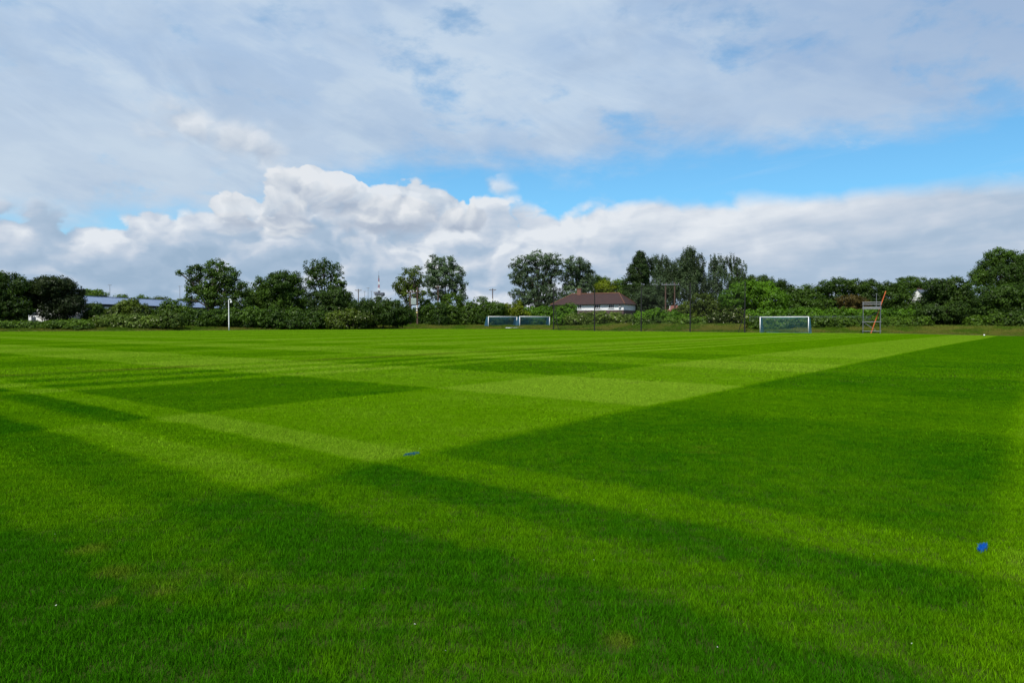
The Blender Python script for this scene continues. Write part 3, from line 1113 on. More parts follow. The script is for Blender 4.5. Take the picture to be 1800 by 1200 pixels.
T('broadleaf_tree', 'dark treetops behind the white gable', 196,
  [(1586, 499, 14, 11), (1604, 497, 14, 11), (1620, 500, 12, 11), (1600, 512, 30, 14)], leaf='oak', trunk=1602, tr=0.2)
B('copper_bush', 'bronze-leaved bush left of the orange ladder', 147,
  [(1492, 528, 22, 9), (1512, 532, 20, 10)], leaf='brown')

# --- right end
T('round_tree', 'dark round tree standing on the verge right of the white gable', 122,
  [(1650, 507, 24, 17), (1678, 506, 24, 18), (1664, 522, 38, 22), (1640, 532, 22, 20), (1692, 528, 20, 22), (1664, 548, 46, 20), (1655, 565, 34, 10)],
  leaf='dark', trunk=1662, tr=0.28, dens=28)
T('chestnut_tree', 'tallest tree at the right edge of the photo', 150,
  [(1752, 452, 20, 16), (1774, 460, 22, 20), (1740, 470, 20, 17), (1728, 484, 20, 14), (1764, 484, 32, 22), (1795, 474, 22, 26), (1812, 460, 20, 22), (1716, 494, 13, 8), (1790, 505, 34, 20)],
  leaf='oak', trunk=1768, tr=0.45)
T('broadleaf_tree', 'dark lower trees beneath the tallest one at the right edge', 136,
  [(1728, 522, 26, 22), (1762, 522, 28, 22), (1795, 522, 28, 24), (1742, 545, 36, 18), (1786, 546, 36, 18), (1825, 530, 24, 24)],
  leaf='oak', trunk=1765, tr=0.25)
B('shrub', 'verge shrubs at the right edge of the photo', 116,
  [(1718, 566, 22, 11), (1752, 564, 22, 13), (1786, 563, 24, 14), (1815, 562, 20, 14)], leaf='mid')
B('clipped_hedge', 'long level-topped hedge behind the right goal and the scaffold tower', 128,
  [(x, 552 + (x % 3), 17, 11) for x in range(1322, 1625, 22)], cat='hedge', leaf='bright', size=0.3)
B('bramble_bank', 'low brambles between the fence and the verge on the right', 113,
  [(x, 565 + (x % 4), 16, 9) for x in range(1325, 1640, 20)], cat='brambles', leaf='mid', size=0.28, flowers=0.03)
B('flowering_hedge', 'pale flowering hedge in front of the house', 142,
  [(1008, 562, 16, 11), (1030, 560, 18, 11), (1055, 559, 19, 12), (1080, 560, 18, 12), (1103, 562, 15, 11)], cat='hedge', leaf='pale', flowers=0.30)
B('laurel_bush', 'green bush below the brick end of the house', 146,
  [(985, 550, 14, 13), (1003, 546, 14, 13), (990, 561, 16, 10)], leaf='bright')
B('shrub', 'green shrubs between the house and the twin brown poles', 138,
  [(1130, 556, 15, 8), (1152, 551, 18, 9), (1178, 553, 16, 10), (1192, 560, 20, 9)], leaf='bright')
B('bramble_bank', 'brambles behind the black posts of the ball-stop net', 128,
  [(1128, 567, 16, 8), (1152, 567, 18, 8), (1178, 568, 18, 9), (1205, 567, 18, 10), (1232, 567, 18, 10)], cat='brambles', leaf='mid', flowers=0.08)
B('dog_rose_bush', 'bush covered in pale blossom left of the last black post', 127,
  [(1262, 559, 20, 10), (1288, 552, 18, 12), (1304, 562, 15, 10), (1250, 566, 18, 8)], leaf='olive', flowers=0.6)

# --- the far-off wood that closes the view behind everything
back = []
for i, px0 in enumerate(range(-140, 1960, 24)):
    Yb = 208 + 14 * rng.random()
    ty = float(np.interp(px0, [-140, 0, 140, 160, 400, 430, 620, 640, 700, 860, 1000, 1400, 1960], [535, 535, 536, 552, 552, 540, 538, 541, 541, 540, 538, 532, 525]))
    back.append((px0 + rng.normal(0, 5), (ty + 575) / 2 + rng.normal(0, 1.5), 22, (575 - ty) / 2))
wood = Plant('far_woodland', 'far-off dark woodland behind the hedges', 'wood', 210, back, leaf='dark', size=0.7, dens=30, clump=1.3, fill=0.6, limbs=False)


# ------------------------------------------------------------------ buildings
M_WHITE = plain('white_paint', (0.84, 0.85, 0.86), rough=0.45, var=0.05)
M_POST = plain('white_aluminium', (0.80, 0.81, 0.82), rough=0.35, var=0.04)
M_BLACK = plain('black_steel', (0.008, 0.009, 0.010), rough=0.9, var=0.2)
M_GREY = plain('galvanised_steel', (0.20, 0.21, 0.23), rough=0.5, metal=0.4, var=0.2, scale=9)
M_ORANGE = plain('orange_fibreglass', (0.62, 0.11, 0.018), rough=0.5, var=0.15)
M_WOOD = plain('creosoted_wood', (0.085, 0.050, 0.035), rough=0.85, var=0.35, scale=4, bump=0.5)
M_CERAMIC = plain('white_ceramic', (0.75, 0.75, 0.72), rough=0.25, var=0.05)
M_TRANSF = plain('pale_grey_green_paint', (0.36, 0.43, 0.40), rough=0.5, var=0.1)
M_RED = plain('mast_red', (0.34, 0.08, 0.09), rough=0.6, var=0.1)
M_CONC = plain('concrete_grey', (0.24, 0.25, 0.27), rough=0.85, var=0.15, scale=1.5)
M_SLATE = plain('slate', (0.075, 0.085, 0.11), rough=0.55, var=0.2, scale=2)
M_DARKWALL = plain('dark_cladding', (0.05, 0.06, 0.075), rough=0.6, var=0.15)
M_RENDER = plain('white_render', (0.72, 0.72, 0.70), rough=0.8, var=0.06)


def tiled(name, c1, c2, sx, sy, mortar=(0.10, 0.05, 0.04)):
    m, N = new_mat(name)
    tc = N.n('ShaderNodeTexCoord')
    br = N.n('ShaderNodeTexBrick')
    N.t.links.new(tc.outputs['UV'] if False else tc.outputs['Object'], br.inputs['Vector'])
    mp = N.n('ShaderNodeMapping')
    N.t.links.new(tc.outputs['Object'], mp.inputs[0])
    mp.inputs['Rotation'].default_value = (R(90), 0, 0)
    N.t.links.new(mp.outputs[0], br.inputs['Vector'])
    br.inputs['Color1'].default_value = c1 + (1,)
    br.inputs['Color2'].default_value = c2 + (1,)
    br.inputs['Mortar'].default_value = mortar + (1,)
    br.inputs['Scale'].default_value = 1.0
    br.inputs['Brick Width'].default_value = sx
    br.inputs['Row Height'].default_value = sy
    br.inputs['Mortar Size'].default_value = min(sx, sy) * 0.08
    n = N.noise(tc.outputs['Object'], 0.8, 6, 0.6)
    c = N.mix(N.mul(N.ss(n, 0.45, 0.7), 0.35), br.outputs[0], tuple(0.5 * v for v in c1))
    p = N.n('ShaderNodeBsdfPrincipled')
    N.put(p.inputs['Base Color'], c)
    p.inputs['Roughness'].default_value = 0.85
    b = N.n('ShaderNodeBump')
    b.inputs['Strength'].default_value = 0.4
    b.inputs['Distance'].default_value = 0.02
    N.t.links.new(br.outputs[1], b.inputs['Height'])
    b.invert = True
    N.t.links.new(b.outputs[0], p.inputs['Normal'])
    out_bsdf(N, p.outputs[0])
    return m


M_TILE = tiled('clay_roof_tiles', (0.050, 0.0175, 0.013), (0.034, 0.0140, 0.0115), 0.30, 0.16, (0.03, 0.02, 0.02))
M_RIDGE = plain('terracotta', (0.13, 0.055, 0.030), rough=0.8, var=0.2)
M_BRICK = tiled('red_brick', (0.22, 0.085, 0.050), (0.16, 0.065, 0.042), 0.225, 0.075, (0.22, 0.18, 0.15))
M_BRICKD = tiled('brown_brick', (0.10, 0.060, 0.055), (0.075, 0.050, 0.050), 0.225, 0.075, (0.12, 0.10, 0.09))


def glass_mat():
    m, N = new_mat('window_glass')
    p = N.n('ShaderNodeBsdfPrincipled')
    p.inputs['Base Color'].default_value = (0.012, 0.014, 0.016, 1)
    p.inputs['Roughness'].default_value = 0.08
    out_bsdf(N, p.outputs[0])
    return m


M_GLASS = glass_mat()


def metal_roof():
    m, N = new_mat('blue_grey_metal_sheet')
    tc = N.n('ShaderNodeTexCoord')
    n = N.noise(tc.outputs['Object'], 0.5, 5, 0.6)
    c = N.mix(N.ss(n, 0.35, 0.65), (0.13, 0.185, 0.29), (0.17, 0.225, 0.33))
    p = N.n('ShaderNodeBsdfPrincipled')
    N.put(p.inputs['Base Color'], c)
    p.inputs['Roughness'].default_value = 0.5
    out_bsdf(N, p.outputs[0])
    return m


M_MROOF = metal_roof()


def hip_house():
    """The house behind the hedge; local x runs along the front to the right, local y goes back."""
    psi = R(-29)
    rc = ray(1096, 533, 150)
    L, Dp = 17.2, 8.0
    fx = Vector((math.cos(psi), math.sin(psi), 0))
    org = Vector((rc.x, rc.y, 0)) - fx * L
    g = tz(org.x + 8, org.y)
    ze = rc.z - g
    zr = ze + 2.45
    zs = ze - 1.45
    root = empty('detached_house', (org.x, org.y, g), psi)
    prop(root, 'white-fronted house with hipped brown tiled roof and brick end behind the hedge', 'house')
    xb = 5.6    # brick up to here, white boards beyond
    MB().box((xb / 2, Dp / 2, ze / 2 - 0.2), (xb, Dp, ze + 0.4)).build('brick_wall', M_BRICK, root)
    MB().box(((xb + L) / 2, Dp / 2, zs / 2 - 0.2), (L - xb - 0.01, Dp - 0.05, zs + 0.4)).build('plinth_wall', M_BRICKD, root)
    # weatherboards of the white upper wall: each board proud of the one above
    nb = 7
    up = MB().box(((xb + L) / 2, Dp / 2, (zs + ze) / 2 + 0.01), (L - xb - 0.06, Dp - 0.06, ze - zs)).build('upper_wall', M_WHITE, root)
    hb = (ze - zs) / nb
    for i in range(nb):
        z = zs + hb * (i + 0.5)
        tilt = 0.012
        MB().slab([(xb, -0.035, z - hb / 2), (L + 0.02, -0.035, z - hb / 2), (L + 0.02, -0.008, z + hb / 2), (xb, -0.008, z + hb / 2)], 0.02).build('board', M_WHITE, up)
        MB().slab([(L + 0.035, 0, z - hb / 2), (L + 0.035, Dp, z - hb / 2), (L + 0.008, Dp, z + hb / 2), (L + 0.008, 0, z + hb / 2)], 0.02).build('board', M_WHITE, up)
    # roof: four tiled slopes
    o = 0.45
    xa, xc = 3.1, L - 2.5
    ya = Dp / 2
    e = ze - 0.12
    roof = MB()
    roof.slab([(-o, -o, e), (L + o, -o, e), (xc, ya, zr), (xa, ya, zr)], 0.14)
    roof.slab([(L + o, Dp + o, e), (-o, Dp + o, e), (xa, ya, zr), (xc, ya, zr)], 0.14)
    roof.slab([(L + o, -o, e), (L + o, Dp + o, e), (xc, ya, zr)], 0.14)
    roof.slab([(-o, Dp + o, e), (-o, -o, e), (xa, ya, zr)], 0.14)
    ro = roof.build('roof', M_TILE, root)
    MB().tube([(xa - 0.1, ya, zr + 0.02), (xc + 0.1, ya, zr + 0.02)], 0.15, 8).build('ridge', M_RIDGE, ro)
    for a, b in (((xc, ya, zr + 0.02), (L + o, -o, e + 0.03)), ((xa, ya, zr + 0.02), (-o, -o, e + 0.03)),
                 ((xc, ya, zr + 0.02), (L + o, Dp + o, e + 0.03)), ((xa, ya, zr + 0.02), (-o, Dp + o, e + 0.03))):
        MB().tube([a, b], 0.11, 8).build('hip_tile', M_RIDGE, ro)
    MB().box((L / 2, -o - 0.06, e - 0.05), (L + 2 * o, 0.11, 0.10)).build('gutter', M_BLACK, ro)
    ch = MB().box((5.0, ya, zr + 0.35), (0.95, 0.75, 1.7)).build('chimney', M_BRICK, ro)
    MB().box((5.0, ya, zr + 1.23), (1.12, 0.92, 0.16)).build('chimney_cap', M_RIDGE, ro)
    # windows
    for x0, w, n in ((xb + 0.75, 0.85, 2), (xb + 4.9, 1.25, 3), (xb + 8.15, 1.25, 3)):
        h = 0.82
        zc = ze - 0.62
        wn = MB()
        fr = 0.07
        for i in range(n + 1):
            wn.box((x0 + w * i / n, -0.045, zc), (fr, 0.08, h))
        wn.box((x0 + w / 2, -0.046, zc + h / 2), (w + fr, 0.084, fr))
        wn.box((x0 + w / 2, -0.046, zc - h / 2), (w + fr, 0.084, fr))
        wo = wn.build('window', M_POST, root)
        for i in range(n):
            MB().box((x0 + w * (i + 0.5) / n, -0.03, zc), (w / n - fr - 0.005, 0.03, h - fr - 0.005)).build('pane', M_GLASS, wo)
        MB().box((x0 + w / 2, -0.10, zc - h / 2 - 0.055), (w + 0.2, 0.16, 0.045)).build('sill', M_POST, wo)
    d = MB().lathe([(0.0, 0.0), (0.14, 0.02), (0.25, 0.08), (0.28, 0.12)], n=14).build('satellite_dish', M_CONC, root, smooth=True)
    d.location = (L - 0.75, -0.25, ze - 0.65)
    d.rotation_euler = (R(75), 0, R(10))
    wb = MB().box((3.6, -0.02, ze - 0.95), (1.1, 0.06, 1.1)).build('window', M_WOOD, root)
    MB().box((3.6, -0.055, ze - 0.95), (0.9, 0.03, 0.9)).build('pane', M_GLASS, wb)
    MB().tube([(xb - 0.15, -0.09, 0), (xb - 0.15, -0.09, ze - 0.2)], 0.05, 8).build('downpipe', M_POST, root)


hip_house()


def metal_shed():
    a = ray(150, 533, 140)
    b = ray(372, 541.5, 179)
    d = Vector((b.x - a.x, b.y - a.y, 0))
    L = d.length + 8
    ang = math.atan2(d.y, d.x)
    g = tz(a.x, a.y)
    ze = a.z - g
    Dp = 12.0
    zr = ze + 1.75
    root = empty('metal_shed', (a.x, a.y, g), ang)
    prop(root, 'long low grey building with blue-grey metal roof behind the left hedge', 'building')
    MB().box((L / 2, Dp / 2, ze / 2 - 0.2), (L, Dp, ze + 0.4)).build('wall', M_DARKWALL, root)
    MB().slab([(-0.03, Dp, 0), (-0.03, 0, 0), (-0.03, 0, ze), (-0.03, Dp / 2, zr - 0.1), (-0.03, Dp, ze)], 0.03).build('end_wall', M_RENDER, root)
    roof = MB()
    o = 0.5
    roof.slab([(-o, -o, ze - 0.02), (L + o, -o, ze - 0.02), (L + o, Dp / 2, zr), (-o, Dp / 2, zr)], 0.08)
    roof.slab([(L + o, Dp + o, ze - 0.02), (-o, Dp + o, ze - 0.02), (-o, Dp / 2, zr), (L + o, Dp / 2, zr)], 0.08)
    ro = roof.build('roof', M_MROOF, root)
    k = int((L + 2 * o) / 1.0)
    sl = (zr - ze + 0.02) / (Dp / 2 + o)
    seam = MB().slab([(-0.03, -o, ze + 0.0), (0.03, -o, ze + 0.0), (0.03, Dp / 2, zr + 0.02), (-0.03, Dp / 2, zr + 0.02)], 0.05)
    first = None
    for i in range(k + 1):
        x = -o + 0.05 + i * (L + 2 * o - 0.1) / k
        if first is None:
            first = seam.build('roof_seam', M_MROOF, ro)
            first.location = (x, 0, 0.03)
        else:
            c = first.copy()
            COL.objects.link(c)
            c.parent = ro
            c.location = (x, 0, 0.03)
    MB().box((L / 2, Dp / 2, zr + 0.05), (L + 2 * o, 0.5, 0.10)).build('ridge', M_MROOF, ro)
    # pale door bays in the dark front
    dn = d.normalized()

    def along(px):
        u = (px - 900) / FPX
        return (u * a.y - a.x) / (dn.x - u * dn.y)
    for p0, p1 in ((151, 154), (184, 196), (203, 208), (262, 272), (300, 308), (330, 338)):
        x0, w = along(p0), along(p1) - along(p0)
        p = MB().box((x0 + w / 2, -0.04, ze / 2 - 0.25), (w, 0.08, ze - 0.7)).build('door', M_RENDER, root)
        for j in range(1, 5):
            MB().box((x0 + w / 2, -0.085, (ze - 0.9) * j / 5), (w - 0.1, 0.012, 0.05)).build('door_rib', M_CONC, p)
    MB().box((L / 2, -o - 0.07, ze - 0.1), (L + 2 * o, 0.13, 0.16)).build('gutter', M_DARKWALL, ro)


metal_shed()


def gable_house():
    c = ray(1632, 528, 172)
    g = tz(c.x, c.y)
    ang = R(40)
    root = empty('gabled_house', (c.x, c.y, g), ang)
    prop(root, 'white gable and slate roof of a house half hidden by trees', 'house')
    W, L = 5.0, 9.0
    ze = c.z - g - 0.1
    zr = ze + 3.1
    # gable end faces local -x; local y = along the gable, local x = along the ridge
    MB().box((L / 2, W / 2, ze / 2 - 0.2), (L, W, ze + 0.4)).build('wall', M_RENDER, root)
    MB().slab([(-0.004, W, ze), (-0.004, 0, ze), (-0.004, W / 2, zr - 0.1)], 0.25).build('gable', M_RENDER, root)
    o = 0.18
    roof = MB()
    k = (zr - ze) / (W / 2)
    roof.slab([(-o, -0.3, ze - 0.3 * k), (L, -0.3, ze - 0.3 * k), (L, W / 2, zr), (-o, W / 2, zr)], 0.12)
    roof.slab([(L, W + 0.3, ze - 0.3 * k), (-o, W + 0.3, ze - 0.3 * k), (-o, W / 2, zr), (L, W / 2, zr)], 0.12)
    ro = roof.build('roof', M_SLATE, root)
    MB().tube([(-o, W / 2, zr + 0.03), (L, W / 2, zr + 0.03)], 0.13, 8).build('ridge', M_RIDGE, ro)
    w = MB().box((-0.05, W / 2, ze - 0.3), (0.08, 1.0, 1.1)).build('window', M_POST, root)
    MB().box((-0.10, W / 2, ze - 0.3), (0.03, 0.85, 0.95)).build('pane', M_GLASS, w)


gable_house()


def outbuilding():
    c = ray(1173, 548, 152)
    g = tz(c.x, c.y)
    root = empty('brick_outbuilding', (c.x, c.y, g), R(-12))
    prop(root, 'small red-roofed outbuilding at the foot of the twin brown poles', 'outbuilding')
    W, Dp = 3.2, 3.0
    ze = c.z - g + 0.1
    zr = ze + 1.35
    MB().box((W / 2, Dp / 2, ze / 2 - 0.2), (W, Dp, ze + 0.4)).build('wall', M_BRICK, root)
    r = MB()
    o = 0.25
    r.slab([(-o, -o, ze - 0.1), (W + o, -o, ze - 0.1), (W - 0.9, Dp / 2, zr), (0.9, Dp / 2, zr)], 0.1)
    r.slab([(W + o, Dp + o, ze - 0.1), (-o, Dp + o, ze - 0.1), (0.9, Dp / 2, zr), (W - 0.9, Dp / 2, zr)], 0.1)
    r.slab([(W + o, -o, ze - 0.1), (W + o, Dp + o, ze - 0.1), (W - 0.9, Dp / 2, zr)], 0.1)
    r.slab([(-o, Dp + o, ze - 0.1), (-o, -o, ze - 0.1), (0.9, Dp / 2, zr)], 0.1)
    ro = r.build('roof', plain('red_tiles', (0.17, 0.065, 0.05), rough=0.85, var=0.25, scale=8, bump=0.5), root)
    MB().tube([(0.55, 0.5, ze + 0.2), (0.55, 0.5, zr - 0.1)], 0.07, 8).build('vent_pipe', M_WHITE, ro)


outbuilding()


def white_hut():
    c = ray(50, 555, 146)
    g = tz(c.x, c.y)
    root = empty('white_hut', (c.x, c.y, g), R(8))
    prop(root, 'white hut glimpsed between the dark tree trunks at the far left', 'hut')
    W, Dp, H = 3.2, 3.0, 2.4
    MB().box((W / 2, Dp / 2, H / 2 - 0.2), (W, Dp, H + 0.4)).build('wall', M_WHITE, root)
    MB().slab([(-0.2, -0.2, H + 0.16), (W + 0.2, -0.2, H + 0.16), (W + 0.2, Dp + 0.2, H + 0.5), (-0.2, Dp + 0.2, H + 0.5)], 0.12).build('roof', M_SLATE, root)
    d = MB().box((1.0, -0.03, 0.95), (0.85, 0.06, 1.9)).build('door', M_DARKWALL, root)
    w = MB().box((2.4, -0.03, 1.7), (0.9, 0.06, 0.9)).build('window', M_POST, root)
    MB().box((2.4, -0.07, 1.7), (0.75, 0.03, 0.75)).build('pane', M_GLASS, w)


white_hut()


# ------------------------------------------------------------------ poles and masts
def power_pole(px, top, Y, label, arm=1.9, ins=True):
    c = ray(px, top, Y)
    g = tz(c.x, c.y)
    H = c.z - g
    root = empty('telegraph_pole', (c.x, c.y, g), 0)
    prop(root, label, 'pole', 'wooden power poles beyond the hedges')
    MB().tube([(0, 0, -0.5), (0, 0, H)], [0.17, 0.11], 10).build('pole', M_WOOD, root)
    MB().box((0, -0.14, H - 0.35), (arm, 0.12, 0.14)).build('crossarm', M_WOOD, root)
    for s in (-0.46, -0.2, 0.2, 0.46):
        MB().lathe([(0.0, 0.0), (0.05, 0.0), (0.07, 0.08), (0.04, 0.14), (0.065, 0.2), (0.0, 0.26)], (s * arm, -0.14, H - 0.28), 8).build('insulator', M_CERAMIC, root)
    for s in (-1, 1):
        MB().tube([(s * arm * 0.32, -0.14, H - 0.4), (0, -0.13, H - 1.1)], 0.025, 6).build('strut', M_GREY, root)
    return root


power_pole(630, 508, 190, 'telegraph pole with crossarm left of the red and white mast')
power_pole(866, 507, 180, 'telegraph pole with crossarm left of the big airy poplar')
r_ = power_pole(770, 502, 152, 'reddish pole in front of the tall grey-green tree', arm=1.2)
cw = ray(866, 527, 180)
k = empty('pole_equipment_box', (cw.x - 0.12, cw.y - 0.36, cw.z))
prop(k, 'small white box fixed on the pole left of the big poplar', 'box')
bx_ = MB().box((0, 0, 0), (0.36, 0.3, 0.5)).build('case', M_WHITE, k)
MB().box((0, -0.165, 0), (0.28, 0.02, 0.42)).build('lid', M_CERAMIC, k)


def twin_pole(pxa, pxb, topa, topb, Y, label, box):
    a, b = ray(pxa, topa, Y), ray(pxb, topb, Y)
    g = tz(a.x, a.y)
    root = empty('twin_pole', (a.x, a.y, g))
    prop(root, label, 'power pole')
    w = b.x - a.x
    ha, hb = a.z - g, b.z - g
    MB().tube([(0, 0, -0.5), (0, 0, ha)], [0.19, 0.14], 10).build('pole', M_WOOD, root)
    MB().tube([(w, 0, -0.5), (w, 0, hb)], [0.19, 0.14], 10).build('pole', M_WOOD, root)
    zt = min(ha, hb) - 0.3
    MB().box((w / 2, -0.2, zt), (w * 1.95, 0.14, 0.16)).build('crossarm', M_WOOD if box else M_GREY, root)
    for s in (-0.4, 0.1, 0.5, 0.9, 1.4):
        MB().lathe([(0.0, 0.0), (0.06, 0.0), (0.08, 0.1), (0.05, 0.18), (0.07, 0.26), (0.0, 0.34)], (w * s, -0.2, zt + 0.08), 8).build('insulator', M_CERAMIC if box else M_GREY, root)
    if box:
        zb = ray(pxa, 529.5, Y).z - g
        t = MB().box((w / 2, 0, zb), (w - 0.42, 0.7, 1.35)).build('transformer', M_TRANSF, root)
        for i in range(6):
            MB().box((0.32 + (w - 0.64) * i / 5, -0.39, zb - 0.05), (0.03, 0.07, 1.0)).build('cooling_fin', M_TRANSF, t)
        MB().box((w / 2, 0, zb - 0.78), (w + 0.5, 0.2, 0.18)).build('bearer', M_WOOD, root)
        for i, py in enumerate((538, 541, 545, 549)):
            z = ray(pxa, py, Y).z - g
            MB().box((w - 0.10, -0.22, z), (0.30, 0.05, 0.26)).build('warning_plate', M_WHITE if i < 3 else plain('yellow_plate', (0.7, 0.6, 0.25)), root)
    return root


twin_pole(721, 733.5, 511, 505, 148, 'twin wooden poles carrying a pale transformer with white plates below', True)
twin_pole(1170, 1186, 498, 496, 152, 'twin brown poles with a grey crossarm against the poplar row', False)


def radio_mast():
    Y = 330
    c = ray(666, 517, Y)
    g = tz(c.x, c.y)
    m = Y / FPX
    root = empty('radio_mast', (c.x, c.y, g))
    prop(root, 'distant red and white mast rising from a grey platform tower', 'mast')
    zp = c.z - g
    MB().tube([(0, 0, -1), (0, 0, zp - 1.2)], [1.6, 1.3], 10).build('shaft', M_CONC, root)
    pl = MB().box((0.4, 0, zp), (4.2, 4.2, 1.1)).build('platform', M_SLATE, root)
    MB().box((-1.5, -0.6, zp + 0.7), (1.6, 1.6, 0.8)).build('cabin', M_CONC, pl)
    MB().box((1.9, -0.4, zp - 0.1), (1.5, 1.4, 1.7)).build('cabin', M_SLATE, pl)
    MB().box((0.1, 0, zp + 1.0), (1.0, 1.0, 1.3)).build('mast_foot', M_SLATE, root)
    z0 = zp + 1.5
    ztop = ray(666, 484, Y).z - g
    seg = (ztop - z0) / 5
    for i in range(5):
        w = 0.42 - i * 0.065
        s = MB()
        for sx, sy in ((-1, -1), (1, -1), (1, 1), (-1, 1)):
            s.tube([(sx * w, sy * w, z0 + i * seg), (sx * (w - 0.065), sy * (w - 0.065), z0 + (i + 1) * seg - 0.01)], 0.07, 5)
        for j in range(3):
            za, zb = z0 + i * seg + seg * j / 3, z0 + i * seg + seg * (j + 1) / 3
            s.tube([(-w, -w, za), (w, -w, zb)], 0.05, 4)
            s.tube([(w, w, za), (-w, w, zb)], 0.05, 4)
            s.tube([(w, -w, za), (w, w, zb)], 0.05, 4)
            s.tube([(-w, w, za), (-w, -w, zb)], 0.05, 4)
        s.build('mast_section', M_RED if i in (1, 3) else M_CONC if i == 4 else M_WHITE, root)
    MB().tube([(0, 0, ztop), (0, 0, ztop + 2.2)], 0.05, 5).build('aerial', M_GREY, root)


radio_mast()


def lamp_mast(px, top, Y, label):
    c = ray(px, top, Y)
    g = tz(c.x, c.y)
    root = empty('lighting_mast', (c.x, c.y, g))
    prop(root, label, 'lamp mast', 'thin distant lighting masts')
    H = c.z - g
    MB().tube([(0, 0, -0.5), (0, 0, H)], [0.14, 0.07], 6).build('column', M_GREY, root)
    MB().box((0, -0.1, H), (1.3, 0.35, 0.14)).build('lamp_head', M_CONC, root)


lamp_mast(193, 501, 260, 'thin lighting mast above the left part of the blue roof')
lamp_mast(316, 503, 262, 'thin lighting mast left of the ragged oak')
lamp_mast(641, 512, 300, 'lighting mast nearest to the left telegraph pole')
lamp_mast(647, 506, 300, 'tallest of the thin masts between pole and red mast')
lamp_mast(653, 512, 302, 'lighting mast nearest to the red and white mast')


def camera_pole():
    b = ray(402.5, 580.3, 127)
    g = tz(b.x, b.y)
    top = ray(402.5, 526, 127).z - g
    root = empty('camera_pole', (b.x, b.y, g))
    prop(root, 'white swan-neck pole with a dome camera at the pitch edge', 'camera pole')
    mb = MB()
    rr = 0.22
    pts = [(0, 0, -0.2), (0, 0, 1.2), (0, 0, top - rr - 0.1)]
    for a in range(0, 181, 20):
        pts.append((rr * (1 - math.cos(R(a))), 0, top - rr + rr * math.sin(R(a))))
    pts.append((2 * rr, 0, top - rr - 0.15))
    rad = [0.10, 0.10, 0.075] + [0.07] * 10 + [0.07]
    mb.tube(pts, rad, 12).build('pole', M_POST, root, smooth=True)
    dm = MB().lathe([(0.0, 0.02), (0.10, 0.0), (0.17, -0.08), (0.19, -0.2), (0.17, -0.26)], (2 * rr, 0, top - rr - 0.13), 14).build('camera_housing', M_POST, root, smooth=True)
    MB().lathe([(0.165, 0.0), (0.15, -0.09), (0.09, -0.15), (0.0, -0.17)], (2 * rr, 0, top - rr - 0.38), 14).build('camera_dome', M_CONC, dm, smooth=True)
    MB().box((0, -0.101, 0.75), (0.10, 0.02, 0.4)).build('access_door', M_CERAMIC, root)
    MB().lathe([(0.22, 0.0), (0.22, 0.02), (0.12, 0.04)], (0, 0, 0.0), 14).build('base_plate', M_GREY, root)


camera_pole()


# ------------------------------------------------------------------ nets, goals, ball-stop fence
def net_sheet(mb, a, b, c, d, step, w, sag=0.0):
    """Strands across the quadrilateral a-b (bottom) / d-c (top): thin three-sided cords."""
    a, b, c, d = map(Vector, (a, b, c, d))
    nu = max(2, int((b - a).length / step))
    nv = max(2, int((d - a).length / step))
    nrm = (b - a).cross(d - a).normalized()

    def pt(u, v):
        p = (a * (1 - u) + b * u) * (1 - v) + (d * (1 - u) + c * u) * v
        return p + nrm * sag * (4 * u * (1 - u)) * (4 * v * (1 - v)) ** 0.8

    segs = 5 if sag else 1
    for i in range(nu + 1):
        mb.tube([pt(i / nu, j / segs) for j in range(segs + 1)], w, 3, cap=False)
    for j in range(nv + 1):
        mb.tube([pt(i / segs, j / nv) for i in range(segs + 1)], w, 3, cap=False)


def cord(name, col):
    return plain(name, col, rough=0.8, var=0.1)


M_NETBLUE = cord('blue_net_cord', (0.040, 0.150, 0.250))
M_NETTEAL = cord('teal_net_cord', (0.055, 0.190, 0.225))
M_NETBLACK = cord('black_net_cord', (0.01, 0.012, 0.012))


def goal(p0, p1, H, label, group, mat, step, w, sideshade):
    """p0 left post foot, p1 right post foot (world); the net box lies behind the posts."""
    d = Vector((p1[0] - p0[0], p1[1] - p0[1], 0))
    W = d.length
    ang = math.atan2(d.y, d.x)
    root = empty('goal', (p0[0], p0[1], p0[2]), ang)
    prop(root, label, 'goal', group)
    r = 0.06
    dt, db = 0.9, 2.0
    z1 = p1[2] - p0[2]
    for x, zb in ((0, 0), (W, z1)):
        MB().tube([(x, 0, zb - 0.05), (x, 0, H)], r, 12).build('post', M_POST, root, smooth=True)
    MB().tube([(-r * 0.6, 0, H), (W + r * 0.6, 0, H)], r, 12).build('crossbar', M_POST, root, smooth=True)
    for x, zb in ((0, 0), (W, z1)):
        MB().tube([(x, 0, H - 0.02), (x, dt, H - 0.05), (x, db, zb + 0.08)], 0.028, 8).build('back_stay', M_NETTEAL, root)
        MB().tube([(x, 0.03, zb + 0.05), (x, db, zb + 0.05)], 0.04, 8).build('ground_bar', M_NETTEAL, root)
    MB().tube([(0, db, 0.06), (W, db, z1 + 0.06)], 0.04, 8).build('ground_bar', M_NETTEAL, root)
    nb = MB()
    net_sheet(nb, (0.05, db - 0.03, 0.1), (W - 0.05, db - 0.03, z1 + 0.1), (W - 0.05, dt, H - 0.08), (0.05, dt, H - 0.08), step, w, 0.18)
    net_sheet(nb, (0.05, 0.08, H - 0.06), (W - 0.05, 0.08, H - 0.06), (W - 0.05, dt, H - 0.08), (0.05, dt, H - 0.08), step, w, -0.12)
    nb.build('back_net', mat, root)
    for x, zb in ((0.02, 0), (W - 0.02, z1)):
        sn = MB()
        net_sheet(sn, (x, 0.08, zb + 0.06), (x, db, zb + 0.06), (x, dt, H - 0.07), (x, 0.08, H - 0.07), step, w * 1.15)
        sn.build('side_net', sideshade, root)
    return root


